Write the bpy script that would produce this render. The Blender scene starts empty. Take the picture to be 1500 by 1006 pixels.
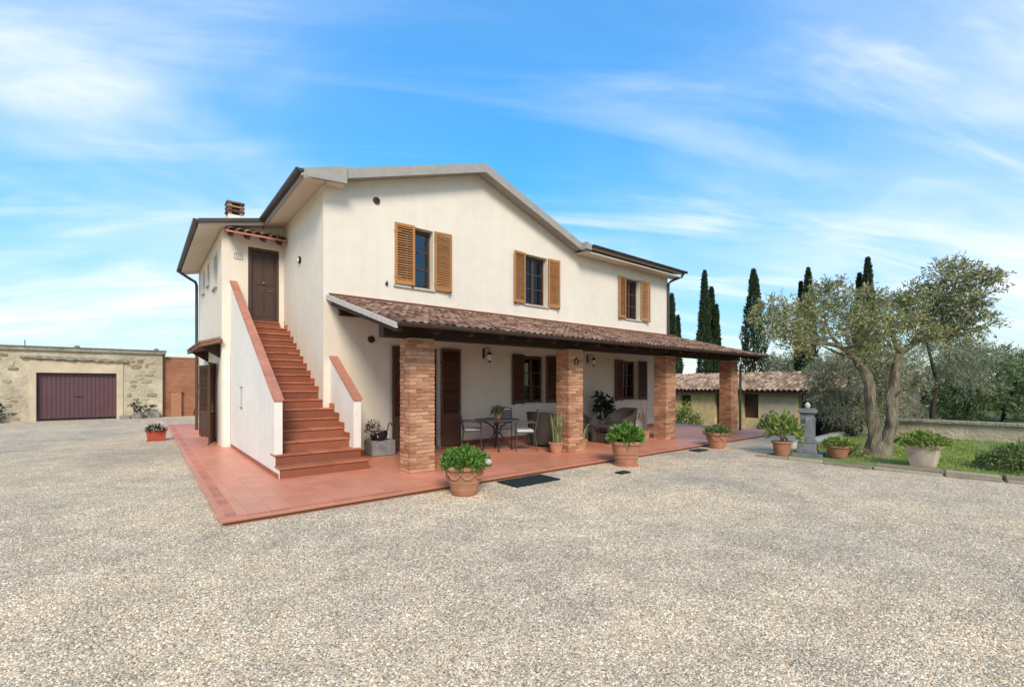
import bpy, bmesh, math, random
import numpy as np
from mathutils import Vector, Matrix

# ------------------------------------------------------------------ camera, world, sun, exposure
S = bpy.context.scene
COL = S.collection
H = 1.53                                   # eye height above the terrace floor
cam_d = bpy.data.cameras.new('camera')
cam_d.sensor_width = 36.0
cam_d.lens = 36.0 * 670.5 / 1500.0
cam_d.shift_y = 0.0403
cam_d.clip_start = 0.05
cam_d.clip_end = 9000.0
cam = bpy.data.objects.new('camera', cam_d)
COL.objects.link(cam)
cam.location = (0, 0, H)
cam.rotation_euler = (math.radians(90), 0, -math.atan2(0.63072, 0.776))
S.camera = cam

SUN_EL = math.radians(38.0)
SUN_DIR = Vector((-0.55, -1.0, 0.0)).normalized()          # compass direction towards the sun
to_sun = Vector((SUN_DIR.x * math.cos(SUN_EL), SUN_DIR.y * math.cos(SUN_EL), math.sin(SUN_EL)))

W = bpy.data.worlds.new('World')
S.world = W
W.use_nodes = True
wn, wl = W.node_tree.nodes, W.node_tree.links
wn.clear()
def wnode(t, **k):
    n = wn.new(t)
    for a, v in k.items(): setattr(n, a, v)
    return n
wout = wnode('ShaderNodeOutputWorld')
wbg = wnode('ShaderNodeBackground')
wbg.inputs['Strength'].default_value = 0.148
sky = wnode('ShaderNodeTexSky', sky_type='NISHITA', sun_disc=False)
sky.sun_elevation = SUN_EL
sky.sun_rotation = math.atan2(SUN_DIR.x, SUN_DIR.y)
sky.altitude = 200.0
sky.air_density = 1.0
sky.dust_density = 0.3
sky.ozone_density = 2.5
hsv = wnode('ShaderNodeHueSaturation')
hsv.inputs['Saturation'].default_value = 1.34
hsv.inputs['Value'].default_value = 1.0
hsv.inputs['Hue'].default_value = 0.492
wl.new(sky.outputs[0], hsv.inputs['Color'])
tc = wnode('ShaderNodeTexCoord')
sep = wnode('ShaderNodeSeparateXYZ')
wl.new(tc.outputs['Generated'], sep.inputs[0])
def wmath(op, a, b=None, clamp=False):
    n = wnode('ShaderNodeMath', operation=op)
    n.use_clamp = clamp
    for i, v in enumerate((a, b)):
        if v is None: continue
        if isinstance(v, (int, float)): n.inputs[i].default_value = v
        else: wl.new(v, n.inputs[i])
    return n.outputs[0]
zup = wmath('ADD', wmath('MAXIMUM', sep.outputs['Z'], 0.0), 0.22)
cr_, sr_ = math.cos(math.radians(-31.0)), math.sin(math.radians(-31.0))      # cloud bands lie across this heading
ru_ = wmath('ADD', wmath('MULTIPLY', sep.outputs['X'], cr_), wmath('MULTIPLY', sep.outputs['Y'], sr_))
rv_ = wmath('ADD', wmath('MULTIPLY', sep.outputs['X'], -sr_), wmath('MULTIPLY', sep.outputs['Y'], cr_))
px_ = wmath('DIVIDE', ru_, zup)
py_ = wmath('DIVIDE', rv_, zup)
cmb = wnode('ShaderNodeCombineXYZ')
wl.new(px_, cmb.inputs[0]); wl.new(py_, cmb.inputs[1])
def cloud_noise(rot, scl, loc, sc, det, rough, dist):
    mp = wnode('ShaderNodeMapping')
    mp.inputs['Rotation'].default_value = (0, 0, rot)
    mp.inputs['Scale'].default_value = scl
    mp.inputs['Location'].default_value = loc
    wl.new(cmb.outputs[0], mp.inputs['Vector'])
    n = wnode('ShaderNodeTexNoise')
    n.inputs['Scale'].default_value = sc
    n.inputs['Detail'].default_value = det
    n.inputs['Roughness'].default_value = rough
    n.inputs['Distortion'].default_value = dist
    wl.new(mp.outputs[0], n.inputs['Vector'])
    return n.outputs['Fac']
def wramp(fac, lo, hi):
    m = wnode('ShaderNodeMapRange', interpolation_type='SMOOTHSTEP')
    m.inputs['From Min'].default_value = lo; m.inputs['From Max'].default_value = hi
    wl.new(fac, m.inputs['Value'])
    return m.outputs[0]
n1 = cloud_noise(0, (0.55, 1.25, 1), (5.3, 3.1, 0), 0.75, 6.0, 0.50, 0.6)
n2 = cloud_noise(0, (0.8, 2.2, 1), (1.7, 0.3, 0), 1.7, 6.0, 0.55, 0.7)
c1 = wramp(n1, 0.40, 0.74)
c2 = wramp(n2, 0.36, 0.80)
c = wmath('ADD', wmath('MULTIPLY', c1, 0.44), wmath('MULTIPLY', wmath('MULTIPLY', c2, c1), 0.75), clamp=True)
c = wmath('ADD', c, wmath('MULTIPLY', wramp(cloud_noise(0, (0.5, 0.8, 1), (1.2, 5.0, 0), 0.6, 4, 0.5, 0), 0.3, 0.75), 0.16), clamp=True)
c = wmath('ADD', c, wmath('MULTIPLY', wramp(cloud_noise(0, (0.42, 2.6, 1), (4.1, 6.3, 0), 1.2, 7, 0.56, 0.9), 0.47, 0.78), 0.50), clamp=True)
cmix = wnode('ShaderNodeMix', data_type='RGBA')
wl.new(c, cmix.inputs['Factor'])
# even out the glare round the sun: scale each direction by k/(k+luminance)
bw_ = wnode('ShaderNodeRGBToBW'); wl.new(hsv.outputs[0], bw_.inputs[0])
KS = 2.2
cmpf = wmath('DIVIDE', KS*2.3, wmath('ADD', bw_.outputs[0], KS))
svec = wnode('ShaderNodeVectorMath', operation='SCALE')
wl.new(hsv.outputs[0], svec.inputs[0]); wl.new(cmpf, svec.inputs['Scale'])
wl.new(svec.outputs[0], cmix.inputs['A'])
cmix.inputs['B'].default_value = (5.3, 5.35, 5.5, 1)
wl.new(cmix.outputs['Result'], wbg.inputs['Color'])
wl.new(wbg.outputs[0], wout.inputs[0])

sl = bpy.data.lights.new('sun', 'SUN')
sl.energy = 2.15
sl.angle = math.radians(20.0)
sl.color = (1.0, 0.91, 0.77)
sun = bpy.data.objects.new('sun', sl)
COL.objects.link(sun)
sun.rotation_euler = to_sun.to_track_quat('Z', 'Y').to_euler()

S.view_settings.view_transform = 'Standard'
S.view_settings.look = 'None'
S.view_settings.exposure = 0.6
S.view_settings.gamma = 1.0
S.view_settings.use_curve_mapping = False

# ------------------------------------------------------------------ helpers
RNG = np.random.default_rng(7)
random.seed(7)
AX = (0.77603, 0.63070); BX = (-0.63075, 0.77599)
def P(x, y, D):
    """world point seen at a photograph pixel at depth D (used only to read positions off the photo)"""
    r = (x - 750.0) / 670.5
    return Vector((D * (r * AX[0] + AX[1]), D * (r * BX[0] + BX[1]), H + (563.5 - y) / 670.5 * D))

def mat(name, base, rough=0.8, var=0.12, scale=6.0, bump=0.0, bscale=40.0, spec=0.3, island=False, objr=False,
        tint=None, streak=0.0, detail=6.0, metal=0.0, stretch=None, big=0.0, bigscale=0.5, sub=0.0, transl=None, bdist=0.01):
    m = bpy.data.materials.new(name); m.use_nodes = True
    nt = m.node_tree; n, l = nt.nodes, nt.links
    b = n['Principled BSDF']
    b.inputs['Roughness'].default_value = rough
    b.inputs['Metallic'].default_value = metal
    b.inputs['Specular IOR Level'].default_value = spec
    t = n.new('ShaderNodeTexCoord')
    vec = t.outputs['Object']
    if stretch:
        mp = n.new('ShaderNodeMapping'); mp.inputs['Scale'].default_value = stretch
        l.new(vec, mp.inputs[0]); vec = mp.outputs[0]
    nz = n.new('ShaderNodeTexNoise'); nz.inputs['Scale'].default_value = scale; nz.inputs['Detail'].default_value = detail
    l.new(vec, nz.inputs['Vector'])
    fac = nz.outputs['Fac']
    def mth(op, a, b_):
        q = n.new('ShaderNodeMath'); q.operation = op
        for i, v in enumerate((a, b_)):
            if isinstance(v, (int, float)): q.inputs[i].default_value = v
            else: l.new(v, q.inputs[i])
        return q.outputs[0]
    if island or objr:
        r = None
        if island: r = n.new('ShaderNodeNewGeometry').outputs['Random Per Island']
        if objr:
            o = n.new('ShaderNodeObjectInfo').outputs['Random']
            r = o if r is None else mth('FRACT', mth('ADD', r, o), 0.0)
        fac = mth('ADD', mth('MULTIPLY', fac, 0.5), mth('MULTIPLY', r, 0.55))
    mr = n.new('ShaderNodeMapRange'); mr.inputs['From Min'].default_value = 0.22; mr.inputs['From Max'].default_value = 0.78
    l.new(fac, mr.inputs['Value'])
    mx = n.new('ShaderNodeMix'); mx.data_type = 'RGBA'
    c2 = tint if tint else tuple(min(1, v * (1 + var)) for v in base)
    mx.inputs['A'].default_value = (*[v * (1 - var) for v in base], 1)
    mx.inputs['B'].default_value = (*c2, 1)
    l.new(mr.outputs[0], mx.inputs['Factor'])
    col = mx.outputs['Result']
    if big:
        nb = n.new('ShaderNodeTexNoise'); nb.inputs['Scale'].default_value = bigscale; nb.inputs['Detail'].default_value = 5
        l.new(t.outputs['Object'], nb.inputs['Vector'])
        mb_ = n.new('ShaderNodeMapRange'); mb_.inputs['From Min'].default_value = 0.3; mb_.inputs['From Max'].default_value = 0.7
        mb_.inputs['To Min'].default_value = 1 - big; mb_.inputs['To Max'].default_value = 1 + big * 0.4
        l.new(nb.outputs['Fac'], mb_.inputs['Value'])
        vm = n.new('ShaderNodeVectorMath'); vm.operation = 'SCALE'
        l.new(col, vm.inputs[0]); l.new(mb_.outputs[0], vm.inputs['Scale'])
        col = vm.outputs[0]
    if streak:
        mp2 = n.new('ShaderNodeMapping'); mp2.inputs['Scale'].default_value = (5, 5, 0.22); l.new(t.outputs['Object'], mp2.inputs[0])
        ns = n.new('ShaderNodeTexNoise'); ns.inputs['Scale'].default_value = 1.3; ns.inputs['Detail'].default_value = 7; ns.inputs['Roughness'].default_value = 0.62; l.new(mp2.outputs[0], ns.inputs['Vector'])
        m3 = n.new('ShaderNodeMapRange'); m3.inputs['From Min'].default_value = 0.34; m3.inputs['From Max'].default_value = 0.6; m3.inputs['To Min'].default_value = 1 - streak; m3.inputs['To Max'].default_value = 1.0
        l.new(ns.outputs['Fac'], m3.inputs['Value'])
        v3 = n.new('ShaderNodeVectorMath'); v3.operation = 'SCALE'; l.new(col, v3.inputs[0]); l.new(m3.outputs[0], v3.inputs['Scale']); col = v3.outputs[0]
    l.new(col, b.inputs['Base Color'])
    if bump:
        bn = n.new('ShaderNodeTexNoise'); bn.inputs['Scale'].default_value = bscale; bn.inputs['Detail'].default_value = 5
        l.new(vec, bn.inputs['Vector'])
        bp = n.new('ShaderNodeBump'); bp.inputs['Strength'].default_value = bump; bp.inputs['Distance'].default_value = bdist
        l.new(bn.outputs['Fac'], bp.inputs['Height']); l.new(bp.outputs[0], b.inputs['Normal'])
    if transl:
        tr = n.new('ShaderNodeBsdfTranslucent'); ms = n.new('ShaderNodeMixShader'); ms.inputs[0].default_value = transl
        l.new(col, tr.inputs['Color']); l.new(b.outputs[0], ms.inputs[1]); l.new(tr.outputs[0], ms.inputs[2])
        l.new(ms.outputs[0], n['Material Output'].inputs[0])
    return m

def wood(name, base, rough=0.6, var=0.3):
    return mat(name, base, rough, var, 9.0, 0.25, 60.0, 0.35, stretch=(6, 6, 0.6), objr=True)

M = {}
M['stucco'] = mat('stucco', (0.81, 0.72, 0.59), 0.9, 0.05, 3.0, 0.35, 70.0, 0.1, big=0.07, bigscale=0.45, bdist=0.005, streak=0.03)
M['stucco_white'] = mat('stucco_white', (0.85, 0.79, 0.685), 0.9, 0.05, 3.0, 0.3, 70.0, 0.1, big=0.07, bigscale=0.6, bdist=0.005, streak=0.025)
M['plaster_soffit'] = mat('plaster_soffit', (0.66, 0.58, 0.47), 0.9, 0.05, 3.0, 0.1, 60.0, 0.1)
M['fascia'] = mat('fascia', (0.36, 0.33, 0.29), 0.75, 0.12, 5.0, 0.1, 30.0, 0.3)
M['gutter'] = mat('gutter', (0.055, 0.042, 0.036), 0.45, 0.3, 4.0, 0.05, 20.0, 0.5)
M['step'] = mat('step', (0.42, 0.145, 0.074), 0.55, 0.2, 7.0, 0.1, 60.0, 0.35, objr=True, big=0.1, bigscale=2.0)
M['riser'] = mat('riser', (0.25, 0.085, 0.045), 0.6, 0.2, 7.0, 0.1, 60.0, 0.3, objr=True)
M['edge_tile'] = mat('edge_tile', (0.57, 0.195, 0.105), 0.5, 0.16, 9.0, 0.15, 60.0, 0.4, objr=True, big=0.12, bigscale=1.5)
M['coping'] = mat('coping', (0.50, 0.21, 0.135), 0.8, 0.16, 8.0, 0.25, 50.0, 0.2, big=0.12, bigscale=2.0)
M['brick'] = mat('brick', (0.43, 0.185, 0.10), 0.9, 0.25, 14.0, 0.6, 60.0, 0.15, island=True, objr=True, tint=(0.60, 0.33, 0.19), bdist=0.006)
M['mortar'] = mat('mortar', (0.46, 0.32, 0.22), 0.95, 0.15, 20.0, 0.4, 80.0, 0.1)
M['tile'] = mat('tile', (0.16, 0.075, 0.05), 0.9, 0.5, 10.0, 0.4, 60.0, 0.15, island=True, objr=True, tint=(0.40, 0.24, 0.16), bdist=0.006)
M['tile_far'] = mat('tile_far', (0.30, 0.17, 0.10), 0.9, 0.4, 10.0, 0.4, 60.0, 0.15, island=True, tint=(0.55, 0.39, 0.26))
M['dark_beam'] = wood('dark_beam', (0.045, 0.024, 0.014), 0.65)
M['shutter_wood'] = wood('shutter_wood', (0.42, 0.185, 0.058), 0.5, 0.16)
M['shutter_dark'] = wood('shutter_dark', (0.105, 0.045, 0.024), 0.5, 0.25)
M['frame_wood'] = wood('frame_wood', (0.085, 0.045, 0.028), 0.5, 0.25)
M['door_wood'] = wood('door_wood', (0.075, 0.045, 0.034), 0.5, 0.2)
M['iron'] = mat('iron', (0.02, 0.019, 0.02), 0.5, 0.3, 20.0, 0.1, 60.0, 0.5, metal=0.3)
M['iron_grey'] = mat('iron_grey', (0.075, 0.085, 0.085), 0.5, 0.2, 20.0, 0.05, 60.0, 0.5, metal=0.2)
M['brass'] = mat('brass', (0.55, 0.38, 0.14), 0.35, 0.1, 20.0, metal=1.0)
M['curtain'] = mat('curtain', (0.62, 0.62, 0.66), 0.9, 0.05, 6.0, 0.3, 12.0, stretch=(14, 14, 0.4))
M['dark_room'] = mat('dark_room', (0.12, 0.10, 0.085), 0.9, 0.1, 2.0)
M['terracotta'] = mat('terracotta', (0.46, 0.215, 0.125), 0.9, 0.22, 7.0, 0.35, 50.0, 0.12, objr=True, big=0.22, bigscale=3.0)
M['terracotta_pale'] = mat('terracotta_pale', (0.62, 0.48, 0.37), 0.9, 0.2, 7.0, 0.4, 40.0, 0.12, big=0.2, bigscale=4.0)
M['red_clay'] = mat('red_clay', (0.42, 0.075, 0.04), 0.65, 0.15, 7.0, 0.1, 40.0, 0.3)
M['soil'] = mat('soil', (0.06, 0.042, 0.03), 0.95, 0.4, 30.0, 0.8, 60.0, 0.1)
M['wicker'] = mat('wicker', (0.072, 0.06, 0.05), 0.6, 0.35, 60.0, 0.5, 140.0, 0.35)
M['cushion'] = mat('cushion', (0.62, 0.58, 0.54), 0.9, 0.05, 10.0, 0.2, 120.0, 0.1)
M['stone_grey'] = mat('stone_grey', (0.30, 0.285, 0.27), 0.9, 0.3, 9.0, 0.5, 30.0, 0.15, big=0.2, bigscale=3.0)
M['cast_grey'] = mat('cast_grey', (0.20, 0.20, 0.20), 0.6, 0.22, 9.0, 0.2, 40.0, 0.35, big=0.2, bigscale=4.0)
M['stone_pale'] = mat('stone_pale', (0.55, 0.50, 0.42), 0.9, 0.2, 12.0, 0.5, 40.0, 0.1)
M['kerb_stone'] = mat('kerb_stone', (0.36, 0.27, 0.18), 0.95, 0.35, 8.0, 0.7, 30.0, 0.1, objr=True, tint=(0.42, 0.37, 0.26), bdist=0.02)
M['rubble'] = mat('rubble', (0.40, 0.31, 0.19), 0.95, 0.3, 4.0, 0.8, 14.0, 0.1, objr=True, tint=(0.60, 0.52, 0.37), big=0.25, bigscale=0.9, bdist=0.03)
M['rubble_mortar'] = mat('rubble_mortar', (0.57, 0.485, 0.335), 0.95, 0.25, 2.2, 0.9, 9.0, 0.1, big=0.3, bigscale=0.6, bdist=0.05)
M['plaster_old'] = mat('plaster_old', (0.62, 0.51, 0.35), 0.95, 0.12, 3.0, 0.4, 20.0, 0.1, big=0.15, bigscale=1.0)
M['garage_door'] = mat('garage_door', (0.118, 0.056, 0.062), 0.5, 0.1, 3.0, 0.05, 20.0, 0.35, big=0.08)
M['flashing'] = mat('flashing', (0.16, 0.15, 0.15), 0.6, 0.2, 3.0, metal=0.2)
M['ledge'] = mat('ledge', (0.30, 0.27, 0.20), 0.95, 0.4, 5.0, 0.9, 12.0, 0.1, bdist=0.05)
M['ochre'] = mat('ochre', (0.72, 0.54, 0.28), 0.95, 0.2, 4.0, 0.6, 14.0, 0.1, big=0.2, bigscale=1.0, bdist=0.02)
M['bark_olive'] = mat('bark_olive', (0.17, 0.13, 0.085), 0.95, 0.45, 12.0, 1.0, 22.0, 0.1, stretch=(1, 1, 0.35), tint=(0.34, 0.29, 0.20), bdist=0.03, big=0.3, bigscale=2.5)
M['bark_dark'] = mat('bark_dark', (0.05, 0.04, 0.028), 0.95, 0.4, 12.0, 1.0, 22.0, 0.1, stretch=(1, 1, 0.3), bdist=0.03)
M['leaf_olive'] = mat('leaf_olive', (0.20, 0.22, 0.075), 0.5, 0.4, 3.0, island=True, tint=(0.52, 0.51, 0.24), transl=0.3, spec=0.35)
M['leaf_olive_grey'] = mat('leaf_olive_grey', (0.23, 0.24, 0.13), 0.6, 0.4, 2.0, island=True, tint=(0.54, 0.53, 0.35), transl=0.3, spec=0.3)
M['leaf_mid'] = mat('leaf_mid', (0.10, 0.155, 0.05), 0.6, 0.4, 1.0, island=True, tint=(0.27, 0.35, 0.12), transl=0.25, spec=0.3)
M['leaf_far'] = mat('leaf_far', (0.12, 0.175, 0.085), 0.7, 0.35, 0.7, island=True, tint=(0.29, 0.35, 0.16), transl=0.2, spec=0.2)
M['leaf_cypress'] = mat('leaf_cypress', (0.028, 0.052, 0.024), 0.75, 0.4, 1.5, island=True, tint=(0.075, 0.115, 0.05), transl=0.12, spec=0.2)
M['leaf_bright'] = mat('leaf_bright', (0.10, 0.24, 0.035), 0.5, 0.4, 4.0, island=True, tint=(0.26, 0.44, 0.08), transl=0.35, spec=0.35)
M['leaf_lime'] = mat('leaf_lime', (0.20, 0.30, 0.05), 0.55, 0.4, 4.0, island=True, tint=(0.42, 0.50, 0.13), transl=0.35, spec=0.35)
M['leaf_dark'] = mat('leaf_dark', (0.022, 0.035, 0.016), 0.5, 0.4, 3.0, island=True, tint=(0.06, 0.085, 0.035), transl=0.15, spec=0.4)
M['sansevieria'] = mat('sansevieria', (0.12, 0.16, 0.06), 0.5, 0.4, 9.0, island=True, tint=(0.36, 0.38, 0.17), transl=0.1, stretch=(1, 1, 3))
M['flower'] = mat('flower', (0.75, 0.66, 0.58), 0.7, 0.15, 5.0, island=True, transl=0.3)
M['grass_blade'] = mat('grass_blade', (0.19, 0.29, 0.035), 0.7, 0.4, 1.2, island=True, tint=(0.45, 0.54, 0.09), transl=0.3, spec=0.2)
M['mat_green'] = mat('mat_green', (0.028, 0.038, 0.034), 0.95, 0.3, 60.0, 0.6, 200.0, 0.1)
M['lamp_glass'] = mat('lamp_glass', (0.75, 0.72, 0.66), 0.3, 0.03, 5.0, spec=0.5)
M['plaque'] = mat('plaque', (0.80, 0.78, 0.72), 0.3, 0.03, 5.0, spec=0.5)
M['numeral'] = mat('numeral', (0.09, 0.10, 0.13), 0.4, 0.05, 5.0)
M['wood_dry'] = mat('wood_dry', (0.17, 0.10, 0.06), 0.8, 0.3, 12.0, 0.3, 40.0)

def glass_mat():
    m = bpy.data.materials.new('window_glass'); m.use_nodes = True
    n, l = m.node_tree.nodes, m.node_tree.links
    n.clear()
    o = n.new('ShaderNodeOutputMaterial'); mx = n.new('ShaderNodeMixShader')
    fr = n.new('ShaderNodeFresnel'); fr.inputs[0].default_value = 1.6
    tr = n.new('ShaderNodeBsdfTransparent'); tr.inputs[0].default_value = (0.86, 0.9, 0.9, 1)
    gl = n.new('ShaderNodeBsdfGlossy'); gl.inputs['Roughness'].default_value = 0.02
    l.new(fr.outputs[0], mx.inputs[0]); l.new(tr.outputs[0], mx.inputs[1]); l.new(gl.outputs[0], mx.inputs[2])
    l.new(mx.outputs[0], o.inputs[0])
    return m
M['glass'] = glass_mat()

class MB:
    def __init__(s): s.v = []; s.f = []
    def add(s, vs, fs):
        o = len(s.v); s.v += [tuple(v) for v in vs]; s.f += [tuple(i + o for i in q) for q in fs]; return s
    def box(s, x0, x1, y0, y1, z0, z1):
        return s.add([(x0,y0,z0),(x1,y0,z0),(x1,y1,z0),(x0,y1,z0),(x0,y0,z1),(x1,y0,z1),(x1,y1,z1),(x0,y1,z1)],
                     [(0,3,2,1),(4,5,6,7),(0,1,5,4),(1,2,6,5),(2,3,7,6),(3,0,4,7)])
    def obox(s, c, sx, sy, sz, R):
        """oriented box: centre, full sizes, 3x3 matrix"""
        vs = [Vector(c) + R @ Vector((a*sx/2, b*sy/2, d*sz/2)) for d in (-1,1) for a,b in ((-1,-1),(1,-1),(1,1),(-1,1))]
        return s.add(vs, [(0,3,2,1),(4,5,6,7),(0,1,5,4),(1,2,6,5),(2,3,7,6),(3,0,4,7)])
    def prism(s, poly, axis, a, b):
        """extrude a 2D polygon along an axis from a to b; poly coords are the two other axes in x,y,z order"""
        def mk(p, t):
            if axis == 'x': return (t, p[0], p[1])
            if axis == 'y': return (p[0], t, p[1])
            return (p[0], p[1], t)
        n = len(poly)
        vs = [mk(p, a) for p in poly] + [mk(p, b) for p in poly]
        fs = [tuple(range(n)), tuple(range(2*n-1, n-1, -1))]
        fs += [(i, i+n, (i+1)%n+n, (i+1)%n) for i in range(n)]
        return s.add(vs, fs)
    def tube(s, pts, rad, seg=8, cap=True, wob=0.0):
        pts = [Vector(p) for p in pts]
        if isinstance(rad, (int, float)): rad = [rad]*len(pts)
        rings = []; up = Vector((0,0,1))
        prev = None
        for i, p in enumerate(pts):
            d = (pts[min(i+1, len(pts)-1)] - pts[max(i-1, 0)])
            if d.length < 1e-9: d = Vector((0,0,1))
            d.normalize()
            if prev is None:
                u = d.cross(up) if abs(d.z) < 0.95 else d.cross(Vector((1,0,0)))
            else:
                u = prev - d * prev.dot(d)
                if u.length < 1e-6: u = d.cross(Vector((1,0,0)))
            u.normalize(); prev = u; w = d.cross(u)
            ring = []
            for k in range(seg):
                t = 2*math.pi*k/seg
                rr = rad[i] * (1 + (wob*math.sin(3*t + i*0.9) if wob else 0))
                ring.append(p + (u*math.cos(t) + w*math.sin(t))*rr)
            rings.append(ring)
        vs = [v for r in rings for v in r]; fs = []
        for i in range(len(pts)-1):
            for k in range(seg):
                a = i*seg+k; b_ = i*seg+(k+1)%seg
                fs.append((a, b_, b_+seg, a+seg))
        if cap:
            fs.append(tuple(range(seg-1, -1, -1))); o = (len(pts)-1)*seg
            fs.append(tuple(range(o, o+seg)))
        return s.add(vs, fs)
    def lathe(s, prof, seg=28, c=(0,0,0), sq=0.0):
        vs = []; fs = []
        for r, z in prof:
            for k in range(seg):
                t = 2*math.pi*k/seg
                q = 1.0
                if sq:
                    q = 1.0/max(abs(math.cos(t)), abs(math.sin(t)))**sq
                vs.append((c[0]+r*q*math.cos(t), c[1]+r*q*math.sin(t), c[2]+z))
        for i in range(len(prof)-1):
            for k in range(seg):
                a = i*seg+k; b_ = i*seg+(k+1)%seg
                fs.append((a, b_, b_+seg, a+seg))
        fs.append(tuple(range(seg-1, -1, -1)))
        o = (len(prof)-1)*seg
        fs.append(tuple(range(o, o+seg)))
        return s.add(vs, fs)
    def ball(s, c, r, seg=10, rings=6, sc=(1,1,1)):
        prof = []
        vs = []; fs = []
        for i in range(rings+1):
            ph = math.pi*i/rings
            for k in range(seg):
                t = 2*math.pi*k/seg
                vs.append((c[0]+r*sc[0]*math.sin(ph)*math.cos(t), c[1]+r*sc[1]*math.sin(ph)*math.sin(t), c[2]-r*sc[2]*math.cos(ph)))
        for i in range(rings):
            for k in range(seg):
                a = i*seg+k; b_ = i*seg+(k+1)%seg
                fs.append((a, b_, b_+seg, a+seg))
        return s.add(vs, fs)
    def mesh(s, name, m=None, smooth=False, bevel=0.0):
        me = bpy.data.meshes.new(name)
        me.from_pydata(s.v, [], s.f); me.validate(); me.update()
        bm = bmesh.new(); bm.from_mesh(me)
        if smooth: bmesh.ops.remove_doubles(bm, verts=bm.verts, dist=1e-5)
        bmesh.ops.recalc_face_normals(bm, faces=bm.faces)
        if bevel: bmesh.ops.bevel(bm, geom=bm.edges[:], offset=bevel, segments=1, affect='EDGES', clamp_overlap=True)
        bm.to_mesh(me); bm.free()
        if m: me.materials.append(M[m] if isinstance(m, str) else m)
        if smooth:
            me.polygons.foreach_set('use_smooth', [True]*len(me.polygons))
            try: me.set_sharp_from_angle(angle=math.radians(40))
            except Exception: pass
        return me
    def build(s, name, m, parent=None, smooth=False, bevel=0.0, loc=None):
        """vertices are in world coordinates (parents sit unrotated at their base), or local when loc is given"""
        if loc is None and parent is not None:
            o = root_loc(parent); s.v = [(v[0]-o.x, v[1]-o.y, v[2]-o.z) for v in s.v]
        return obj(name, s.mesh(name, m, smooth, bevel), parent, loc)

def root_loc(p):
    t = Vector((0,0,0))
    while p is not None:
        t = t + p.location; p = p.parent
    return t
def obj(name, me, parent=None, loc=None):
    o = bpy.data.objects.new(name, me); COL.objects.link(o)
    if parent is not None: o.parent = parent
    if loc is not None: o.location = loc
    return o
def tag(o, label=None, cat=None, group=None, kind=None):
    if label: o['label'] = label
    if cat: o['category'] = cat
    if group: o['group'] = group
    if kind: o['kind'] = kind
    return o
def thing(name, label, cat, loc=(0,0,0), rz=0.0, group=None):
    o = bpy.data.objects.new(name, None); COL.objects.link(o)
    o.location = loc; o.rotation_euler = (0,0,rz); o.empty_display_size = 0.2
    return tag(o, label, cat, group)
def dup(root, loc, rz, label, parent=None):
    r = root.copy(); COL.objects.link(r); r.location = loc; r.rotation_euler = (0,0,rz)
    if label: r['label'] = label
    for ch in list(root.children):
        c = ch.copy(); COL.objects.link(c); c.parent = r
        for g in list(ch.children):
            d = g.copy(); COL.objects.link(d); d.parent = c
    return r

def fast_mesh(name, V, F, m):
    """V (n,3) float, F (k,4) or (k,3) int"""
    me = bpy.data.meshes.new(name)
    k, q = F.shape
    me.vertices.add(len(V)); me.vertices.foreach_set('co', V.astype(np.float32).ravel())
    me.loops.add(k*q); me.loops.foreach_set('vertex_index', F.astype(np.int32).ravel())
    me.polygons.add(k)
    me.polygons.foreach_set('loop_start', np.arange(0, k*q, q, dtype=np.int32))
    me.polygons.foreach_set('loop_total', np.full(k, q, dtype=np.int32))
    me.update(calc_edges=True)
    me.materials.append(M[m])
    return me
def unit(a):
    return a / np.maximum(np.linalg.norm(a, axis=1, keepdims=True), 1e-9)
def leaf_mesh(name, pts, dirs, L, Wd, m, fold=0.25, rng=RNG):
    n = len(pts)
    dirs = unit(dirs)
    rnd = unit(rng.normal(size=(n,3)))
    side = unit(np.cross(dirs, rnd)); nor = np.cross(side, dirs)
    L = L * rng.uniform(0.7, 1.25, (n,1)); Wd = Wd * rng.uniform(0.75, 1.2, (n,1))
    mid = pts + dirs*L*0.5
    V = np.stack([pts, mid + side*Wd*0.5 + nor*Wd*fold, pts + dirs*L - nor*L*0.1, mid - side*Wd*0.5 + nor*Wd*fold], 1).reshape(-1,3)
    F = np.arange(n*4).reshape(n,4)
    return fast_mesh(name, V, F, m)
def clump_leaves(centers, radii, twigs, per, tl, up=0.25, rng=RNG, squash=0.8):
    """leaf base points and directions along short twigs spread through ball-shaped clumps"""
    Pn, Dn = [], []
    for c, r in zip(centers, radii):
        nt = max(3, int(twigs * (r/0.5)**2))
        d = unit(rng.normal(size=(nt,3)))
        st = np.array(c)[None] + d*r*rng.uniform(0.15, 0.85, (nt,1))*np.array([1,1,squash])
        td = unit(d + rng.normal(size=(nt,3))*0.5 + np.array([0,0,up]))
        t = np.linspace(0.1, 1.0, per)[None,:,None]
        sag = np.array([0,0,-0.25])[None,None]*t*t*tl
        pts = st[:,None] + td[:,None]*t*tl*rng.uniform(0.6,1.3,(nt,1,1)) + sag
        ld = td[:,None]*0.7 + rng.normal(size=(nt,per,3))*0.75
        Pn.append(pts.reshape(-1,3)); Dn.append(ld.reshape(-1,3))
    return np.concatenate(Pn), np.concatenate(Dn)
def smooth01(a, b, x):
    t = np.clip((x-a)/(b-a), 0, 1); return t*t*(3-2*t)

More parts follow.
